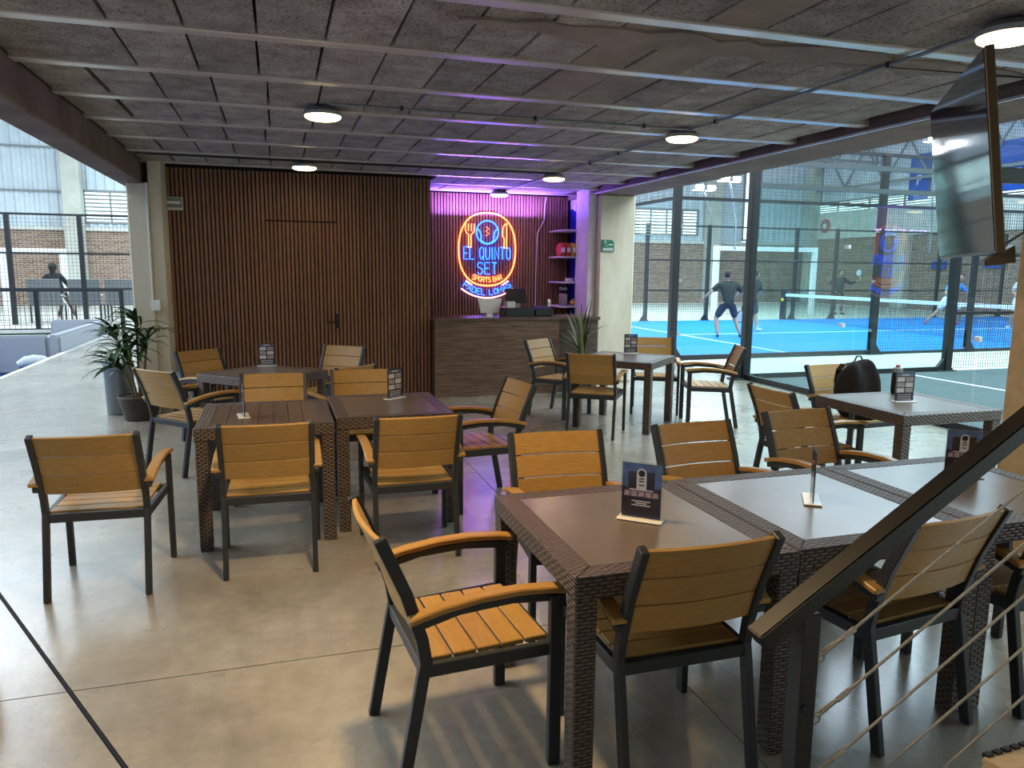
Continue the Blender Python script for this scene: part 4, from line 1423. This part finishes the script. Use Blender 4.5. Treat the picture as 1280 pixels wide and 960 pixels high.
# ---- stair handrail with steel ropes, lower right
st = thing('stair_railing', 'black steel handrail with steel ropes rising to the right', 'railing', (1.32, 1.6, 0))
sl = .615
RZ = .72
MB().bar((-.125, 0, RZ - .012), (1.5, 0, RZ - .012 + 1.625 * .625), .064, .052).build('handrail', M['rail_paint'], st, bevel=.004, seg=2)
B(.0, .056, -.029, .029, 0, RZ + .05).build('post', M['black'], st, bevel=.003)
B(-.07, .07, -.07, .07, 0, .008).build('base_plate', M['black'], st)
B(1.40, 1.44, -.024, .024, .85, 1.6).build('post', M['black'], st, bevel=.003)
for k in range(6):
    z = .612 - .185 * k
    x0 = .06 if z > .05 else .06 + (.05 - z) / sl
    zz = z + (x0 - .06) * sl
    if k < 3:
        p = [(x0 + .075 * math.cos(a) * .35 + .03, .0, zz + .03 * sl + .011 * math.sin(a)) for a in [2 * PI * i / 10 for i in range(10)]]
        MB().tube([(x0 - .012, 0, zz), (x0 + .012, 0, zz + .008)], .006, 6).build('eye_bolt', M['zinc'], st)
        ring = MB().tube([(x0 + .022 + .016 * math.cos(a), 0, zz + .012 + .012 * math.sin(a)) for a in [2 * PI * i / 12 for i in range(12)]], .0035, 6, closed=True)
        ring.build('thimble', M['zinc'], st, smooth=True)
        MB().tube([(x0 + .035, 0, zz + .02), (x0 + .12, 0, zz + .02 + .085 * sl)], [.004, .005], 6).tube([(x0 + .03, .004, zz + .026), (x0 + .10, .003, zz + .018 + .07 * sl)], .003, 6).build('rope_loop', M['rope'], st, smooth=True)
        MB().tube([(x0 + .095, 0, zz + .02 + .060 * sl), (x0 + .135, 0, zz + .02 + .100 * sl)], .008, 8).build('ferrule', M['zinc'], st)
    MB().tube([(x0 + .03, 0, zz + .018), (1.41, 0, zz + .018 + (1.38 - x0) * sl)], .0042, 8).build('steel_rope', M['rope'], st, smooth=True)
for z in (.30, .50):
    MB().tube([(.02, -.029, z), (.02, -.041, z)], .011, 6).build('bolt', M['black'], st)
# stair treads with a pierced front edge, only the corner shows
sr = thing('stair_tread', 'corner of a stair tread with a pierced dark edge at the bottom right', 'stair', (1.90, 1.49, .30))
MB().prism([(.0, -.004), (.75, .028), (.75, -.6), (.10, -.6)], 'z', -.05, 0).build('board', M['render'], sr, bevel=.003)
for k in range(14):
    MB().prism([(.012 + .036 * k, -.014 + .0016 * k), (.036 + .036 * k, -.012 + .0016 * k), (.030 + .036 * k, .004 + .0016 * k), (.006 + .036 * k, .002 + .0016 * k)], 'z', -.006, .008).build('grip', M['black'], sr)
B(.3, .36, -.4, -.34, -.30, -.05).build('support', M['black'], sr)

# black cable and plastered stub at the lower left corner
cb = thing('black_cable', 'taut black cable slanting across the bottom left corner', 'cable', (-.8, 2.43, 0))
MB().tube([(-.30, .56, .74), (0, 0, .72), (.48, -.90, .69), (.9, -1.69, .66)], .0052, 8).build('rope', M['cable'], cb, smooth=True)
B(-.33, -.27, .53, .59, 0, .80).build('post', M['black'], cb)
B(.87, .93, -1.72, -1.66, 0, .72).build('post', M['black'], cb)
t = thing('plinth', 'edge of a sand coloured plastered block at the left border', 'block', (-1.385, 3.22, 0))
B(-.3, .205, -.25, .25, 0, .33).build('body', M['render'], t, bevel=.01)
MB().tube([(.21, -.27, .14), (.225, -.285, .06), (.22, -.29, .01), (.19, -.30, .006)], .009, 6).build('wire', M['black'], t, smooth=True)

# ================================================================== PLANTS AND BINS
t = thing('steel_bin', 'tall grey metal bin behind the potted palm', 'bin', (-1.74, 9.45, 0))
MB().lathe([(.135, 0), (.145, .01), (.160, .60), (.152, .60), (.14, .57)], 24).build('body', M['bin_grey'], t, smooth=True)
MB().lathe([(.163, .565), (.165, .60)], 24).build('rim', M['grey'], t, smooth=True)
t = thing('steel_bin', 'small steel bin between the column and the back left armchair', 'bin', (-1.0, 9.35, 0))
MB().lathe([(.13, 0), (.13, .42), (.12, .42)], 22).build('body', M['steel'], t, smooth=True)
MB().lathe([(.135, .42), (.135, .46), (.09, .50)], 22).build('lid', M['zinc'], t, smooth=True)


def strap_leaf(L, w, droop, n=6, fold=.25):
    """a long leaf leaving the origin along +y, arching over"""
    vs_, fs = [], []
    y = z = 0.0
    an = .9
    for i in range(n + 1):
        a = i / n
        ww = w * (math.sin(PI * min(1, .12 + .88 * a)) ** .7) * .5 + .0008
        vs_ += [(-ww, y, z + ww * fold), (0, y, z), (ww, y, z + ww * fold)]
        y += L / n * math.cos(an)
        z += L / n * math.sin(an)
        an -= droop / n
    for i in range(n):
        for k in range(2):
            fs.append((i * 3 + k, i * 3 + k + 1, i * 3 + 4 + k, i * 3 + 3 + k))
    b_ = MB()
    m_ = len(vs_)
    b_.add(vs_, fs)
    b_.add([(p[0], p[1], p[2] - .0015) for p in vs_], [q[::-1] for q in fs])
    return b_


pl = thing('potted_palm', 'leafy dark green potted palm by the left concrete column', 'plant', (-1.47, 9.03, 0))
MB().lathe([(.15, 0), (.165, .01), (.212, .22), (.225, .26), (.215, .265), (.20, .25)], 28).build('pot', M['pot'], pl, smooth=True)
MB().lathe([(.198, .232), (.19, .246), (.05, .252)], 24).build('soil', M['soil'], pl, smooth=True)
rr = random.Random(5)
lm = [strap_leaf(L, w, d).mesh('leaf', M['leaf'], smooth=True) for L, w, d in ((.46, .050, 1.5), (.40, .046, 1.9), (.36, .050, 1.2), (.32, .042, 2.2))]
heads = [((.02, .02), (-.10, -.06, .80)), ((-.03, .04), (-.22, .02, .98)), ((.05, -.02), (.12, -.06, .92)), ((0, .0), (.02, -.02, 1.12)), ((-.05, -.03), (-.20, -.10, .70))]
for (bx_, by_), (hx, hy, hz_) in heads:
    MB().tube([(bx_, by_, .24), (bx_ + (hx - bx_) * .4, by_ + (hy - by_) * .4, .24 + (hz_ - .24) * .55), (hx, hy, hz_)], [.014, .012, .010], 8).build('cane', M['stem'], pl, smooth=True)
    for k in range(24):
        zz = hz_ - .20 * rr.random() ** 1.3
        f_ = (zz - .24) / (hz_ - .24)
        an = 2.4 * k + rr.uniform(-.3, .3)
        if math.cos(an) > .35:
            an += PI * .75
        o = link('leaf', lm[rr.randrange(4)], pl, (bx_ + (hx - bx_) * f_, by_ + (hy - by_) * f_, zz))
        o.rotation_euler = (rr.uniform(-.5, .35), rr.uniform(-.3, .3), an)
        s_ = rr.uniform(.75, 1.1)
        o.scale = (s_, s_, s_)

pl = thing('sword_plant', 'tall upright bladed plant in front of the bar counter end', 'plant', (3.86, 9.24, 0))
MB().lathe([(.13, 0), (.17, .28), (.18, .32), (.165, .32), (.155, .29)], 24).build('pot', M['pot'], pl, smooth=True)
MB().lathe([(.152, .27), (.05, .295)], 20).build('soil', M['soil'], pl, smooth=True)
for k in range(24):
    L = rr.uniform(.65, 1.05)
    me = strap_leaf(L, rr.uniform(.028, .045), rr.uniform(.05, .7) if k > 7 else 1.7).mesh('leaf', M['leaf_olive'], smooth=True)
    a = 2.4 * k
    if math.sin(a) > .3:
        a += PI
    o = link('leaf', me, pl, (.05 * math.cos(a), .05 * math.sin(a), .28))
    o.rotation_euler = (rr.uniform(.48, .72), 0, a + PI / 2 + rr.uniform(-.4, .4))

# ================================================================== PEOPLE
RIGHT = Vector((.954, -.30, 0)).normalized()


def skin(name, chains, mat, parent, root=0):
    """chains: list of [(point, radius), ...]; points met twice are joined"""
    vs_, rad, es, idx = [], [], [], {}
    for ch in chains:
        prev = None
        for p, r_ in ch:
            key = tuple(round(c, 4) for c in p)
            if key not in idx:
                idx[key] = len(vs_)
                vs_.append(p)
                rad.append(r_)
            i = idx[key]
            if prev is not None and prev != i:
                es.append((prev, i))
            prev = i
    me = bpy.data.meshes.new(name)
    me.from_pydata(vs_, es, [])
    o = bpy.data.objects.new(name, me)
    col.objects.link(o)
    md = o.modifiers.new('skin', 'SKIN')
    md.use_smooth_shade = True
    for i, sv in enumerate(me.skin_vertices[0].data):
        sv.radius = (rad[i], rad[i]) if not isinstance(rad[i], tuple) else rad[i]
        sv.use_root = (i == root)
    sb = o.modifiers.new('smooth', 'SUBSURF')
    sb.levels = 1
    sb.render_levels = 1
    bpy.context.view_layer.update()
    m2 = to_mesh(o, name, mat)
    m2.polygons.foreach_set('use_smooth', [True] * len(m2.polygons))
    return link(name, m2, parent)


def person(label, loc, J, rz=0.0, shirt=None, shorts=None, sleeves=True, legs=None, hair=None, shoes=None, socks=None, hood=None, scale=1.0, skin_m=None):
    """J: joints in the person's own frame, x to the right, y ahead, z up"""
    t = thing('person', label, 'person', loc, rz)
    t.scale = (scale, scale, scale)
    V = {k: Vector(v) for k, v in J.items()}
    neck, pelvis = V['neck'], V['pelvis']
    chest = pelvis.lerp(neck, .68)
    waist = pelvis.lerp(neck, .30)
    hd_ = V['head']
    up = (hd_ - neck).normalized()
    trunk = [(pelvis, .100), (waist, .100), (chest, .120), (neck - up * .03, .075), (neck, .052), (neck + up * .045, .05)]
    ch = [trunk]
    for s in 'lr':
        sh, el, ha = V['sh_' + s], V['el_' + s], V['ha_' + s]
        ch.append([(chest, .120), (sh, .066), (sh.lerp(el, .5), .052), (el, .043), (el.lerp(ha, .55), .040), (ha, .026)])
        hp, kn, an_ = V['hip_' + s], V['kn_' + s], V['an_' + s]
        ch.append([(pelvis, .100), (hp, .085), (hp.lerp(kn, .5), .085), (kn, .062), (kn.lerp(an_, .35), .064), (an_, .040)])
    skin('body', ch, skin_m or M['skin'], t)
    # head with face
    face = (V.get('look', hd_ + Vector((0, 1, 0))) - hd_)
    face.z *= .5
    face.normalize()
    side = face.cross(Vector((0, 0, 1))).normalized()
    upv = side.cross(face)
    fm = Matrix((side, face, upv)).transposed().to_4x4()
    fm.translation = hd_

    def blob(name, m, c, r_, seg=14, squash=None):
        bm_ = bmesh.new()
        bmesh.ops.create_uvsphere(bm_, u_segments=seg, v_segments=max(6, seg * 2 // 3), radius=1)
        for v in bm_.verts:
            v.co = Vector((v.co.x * r_[0] + c[0], v.co.y * r_[1] + c[1], v.co.z * r_[2] + c[2]))
            if squash:
                squash(v)
        me_ = bpy.data.meshes.new(name)
        bm_.to_mesh(me_)
        bm_.free()
        me_.materials.append(m)
        me_.polygons.foreach_set('use_smooth', [True] * len(me_.polygons))
        o_ = link(name, me_, t)
        o_.matrix_local = fm
        return o_

    def jaw(v):
        if v.co.z < 0:
            v.co.x *= 1 - .25 * (-v.co.z / .12)
            v.co.y += .02 * (-v.co.z / .12)
    blob('head', skin_m or M['skin'], (0, 0, 0), (.078, .098, .118), 16, jaw)
    blob('nose', skin_m or M['skin'], (0, .10, -.015), (.014, .02, .022), 8)
    for sx in (-1, 1):
        blob('ear', skin_m or M['skin'], (sx * .08, -.01, 0), (.012, .02, .03), 8)
        blob('eye', M['hair'], (sx * .03, .089, .012), (.010, .008, .007), 8)
    blob('mouth', M['red'], (0, .094, -.055), (.022, .008, .006), 8)
    if hood:
        blob('hood', hood, (0, -.012, .0), (.12, .125, .15), 14)
        skin('hood_neck', [[(neck - up * .06, .10), (neck + up * .05, .09), (hd_ - up * .02 - face * .02, .10)]], hood, t)
    else:
        blob('hair', hair or M['hair'], (0, -.018, .026), (.086, .096, .108), 14)
    if shirt:
        cc = [[(pelvis - Vector((0, 0, .12)), .165), (pelvis, .168), (waist, .160), (chest, .165), (neck - up * .04, .095), (neck, .075)]]
        for s in 'lr':
            sh, el, ha = V['sh_' + s], V['el_' + s], V['ha_' + s]
            cc.append([(chest, .165), (sh, .090), (sh.lerp(el, .55), .076), (sh.lerp(el, .85), .072)] if sleeves == True else
                      [(chest, .165), (sh, .085), (el, .060), (el.lerp(ha, .9), .040)])
        skin('shirt', cc, shirt, t)
    if shorts:
        cc = [[(pelvis.lerp(waist, .5), .150), (pelvis, .158)]]
        for s in 'lr':
            hp, kn, an_ = V['hip_' + s], V['kn_' + s], V['an_' + s]
            cc.append([(pelvis, .158), (hp, .125), (hp.lerp(kn, .5), .108), (hp.lerp(kn, .98), .100)])
        skin('shorts', cc, shorts, t)
    for s in 'lr':
        kn, an_ = V['kn_' + s], V['an_' + s]
        if legs:
            hp = V['hip_' + s]
            skin('trouser_leg', [[(hp, .098), (hp.lerp(kn, .5), .084), (kn, .064), (kn.lerp(an_, .5), .060), (kn.lerp(an_, .95), .044)]], legs, t)
        if socks:
            skin('sock', [[(kn.lerp(an_, .68), .047), (an_, .042)]], socks, t)
        toe = V.get('toe_' + s, an_ + face * .17)
        toe = Vector((toe.x, toe.y, an_.z - .045))
        heel = Vector((an_.x, an_.y, an_.z - .035)) - (toe - an_).normalized() * .05
        heel.z = an_.z - .035
        skin('shoe', [[(heel, .040), (heel.lerp(toe, .5), .046), (toe, .034)]], shoes or M['black'], t)
        # a hand: palm, four fingers, thumb
        el, ha = V['el_' + s], V['ha_' + s]
        d = (ha - el).normalized()
        sd = d.cross(face).normalized() if d.cross(face).length > .1 else side
        pn = d.cross(sd)
        hc = [[(ha, .022), (ha + d * .05, (.036, .018)), (ha + d * .085, (.038, .016))]]
        o = skin('hand', hc, skin_m or M['skin'], t)
        for q in range(4):
            b0_ = ha + d * .085 + sd * (.027 - .018 * q)
            ln = (.058, .068, .064, .05)[q]
            skin('finger', [[(b0_, .009), (b0_ + d * ln * .5 + pn * .006, .0085), (b0_ + d * ln * .85 + pn * .022, .007)]], skin_m or M['skin'], o)
        b0_ = ha + d * .035 + sd * .03
        skin('thumb', [[(b0_, .011), (b0_ + sd * .022 + d * .025, .010), (b0_ + sd * .030 + d * .055 + pn * .01, .008)]], skin_m or M['skin'], o)
    return t


def racket(label, loc, rot, m):
    t = thing('racket', label, 'racket', loc)
    t.rotation_euler = rot
    ov_ = [(.125 * math.cos(2 * PI * k / 20), -.29 + .145 * math.sin(2 * PI * k / 20)) for k in range(20)]
    MB().prism(ov_, 'y', -.017, .017).build('face', m, t, bevel=.004)
    MB().tube([(p[0], 0, p[1]) for p in ov_], .02, 6, closed=True).build('rim', M['black'], t, smooth=True)
    MB().tube([(0, 0, .03), (0, 0, -.15)], .015, 8).build('grip', M['white'], t, smooth=True)
    return t


yaw = math.atan2(RIGHT.y, RIGHT.x)
# main player, seen from behind, legs apart and leaning in
person('player in a black shirt and dark shorts on the blue court, seen from behind', (10.95, 16.65, .008),
       dict(pelvis=(.0, 0, .90), neck=(.02, .20, 1.40), head=(.02, .27, 1.57), look=(.3, 1.2, 1.45), sh_l=(-.20, .16, 1.33), sh_r=(.23, .16, 1.33),
            el_l=(-.43, .10, 1.14), ha_l=(-.58, .22, .98), el_r=(.42, .10, 1.10), ha_r=(.48, .22, .88),
            hip_l=(-.10, 0, .86), hip_r=(.10, 0, .86), kn_l=(-.26, .12, .48), kn_r=(.22, .14, .48), an_l=(-.26, -.08, .085), an_r=(.33, -.02, .085)),
       yaw, M['shirt_black'], M['shorts_navy'], shoes=M['black'])
racket('pale padel racket hanging from the hand of the player in black', (11.51, 16.75, .80), (.2, .25, yaw + .2), M['sofa_light'])
# partner half hidden behind the corner post
person('player in dark clothes and white socks half hidden by the corner post', (12.72, 18.25, .008),
       dict(pelvis=(0, 0, .92), neck=(.10, .08, 1.42), head=(.16, .12, 1.60), look=(1, .6, 1.5), sh_l=(-.08, .12, 1.36), sh_r=(.22, .0, 1.34),
            el_l=(-.22, .2, 1.12), ha_l=(-.30, .35, .98), el_r=(.30, .16, 1.10), ha_r=(.34, .38, 1.0),
            hip_l=(-.10, 0, .88), hip_r=(.10, 0, .88), kn_l=(-.14, .12, .48), kn_r=(.18, .12, .47), an_l=(-.18, -.08, .085), an_r=(.22, -.04, .085)),
       yaw, M['shirt_black'], M['shorts_navy'], socks=M['white'], shoes=M['offwhite'])
# opponents beyond the net
person('player in a light blue shirt lunging across the blue court, one red shoe out', (20.9, 19.3, .008),
       dict(pelvis=(.05, 0, .84), neck=(.20, -.12, 1.33), head=(.30, -.18, 1.52), look=(-.6, -1.2, 1.4), sh_l=(.38, -.1, 1.27), sh_r=(.0, -.16, 1.27),
            el_l=(.58, -.1, 1.04), ha_l=(.70, -.3, .92), el_r=(-.20, -.2, 1.06), ha_r=(-.22, -.42, .94),
            hip_l=(.14, 0, .80), hip_r=(-.06, 0, .80), kn_l=(.40, -.14, .50), kn_r=(-.30, -.06, .46), an_l=(.46, .1, .085), an_r=(-.66, -.02, .10)),
       yaw, M['shirt_blue'], M['white'], legs=None, shoes=M['red'])
person('dark clad player holding a racket up beyond the net', (21.5, 25.0, -.004),
       dict(pelvis=(0, 0, .95), neck=(0, 0, 1.46), head=(.02, -.02, 1.65), look=(.5, -1, 1.6), sh_l=(.19, 0, 1.40), sh_r=(-.19, 0, 1.40),
            el_l=(.40, -.12, 1.24), ha_l=(.56, -.3, 1.34), el_r=(-.36, -.1, 1.2), ha_r=(-.5, -.2, 1.36),
            hip_l=(.10, 0, .91), hip_r=(-.10, 0, .91), kn_l=(.12, -.03, .5), kn_r=(-.13, -.03, .5), an_l=(.14, 0, .085), an_r=(-.15, 0, .085)),
       yaw, M['shirt_black'], None, sleeves=2, legs=M['shirt_black'])
racket('round pale racket held up by the dark clad player', (21.5 + .60, 24.55, 1.42), (PI + .3, -.5, yaw), M['white'])
person('player in pale patterned clothes beside the near plastered column', (21.9, 17.6, .008),
       dict(pelvis=(0, 0, .92), neck=(.04, -.06, 1.42), head=(.06, -.08, 1.61), look=(-1, -.6, 1.5), sh_l=(.22, -.04, 1.36), sh_r=(-.15, -.06, 1.36),
            el_l=(.34, -.1, 1.12), ha_l=(.30, -.32, 1.0), el_r=(-.30, -.12, 1.12), ha_r=(-.36, -.34, 1.02),
            hip_l=(.10, 0, .88), hip_r=(-.10, 0, .88), kn_l=(.16, -.1, .48), kn_r=(-.18, -.1, .48), an_l=(.2, .04, .085), an_r=(-.22, .02, .085)),
       yaw, M['shirt_pale'], M['white'], shoes=M['white'])
person('person in a black hooded top standing by the left brick wall', (-6.30, 26.0, -.004),
       dict(pelvis=(.05, 0, .92), neck=(-.10, .04, 1.42), head=(-.10, .06, 1.62), look=(-.2, 1, 1.6), sh_l=(-.30, .02, 1.36), sh_r=(.10, .02, 1.36),
            el_l=(-.40, .1, 1.10), ha_l=(-.26, .3, .98), el_r=(.26, .08, 1.10), ha_r=(.30, .28, .92),
            hip_l=(-.04, 0, .88), hip_r=(.15, 0, .88), kn_l=(.06, .1, .48), kn_r=(.30, .08, .48), an_l=(-.02, .0, .085), an_r=(.46, -.05, .12)),
       0.0, M['shirt_black'], None, sleeves=2, legs=M['shirt_black'], hood=M['hair'], shoes=M['white'])
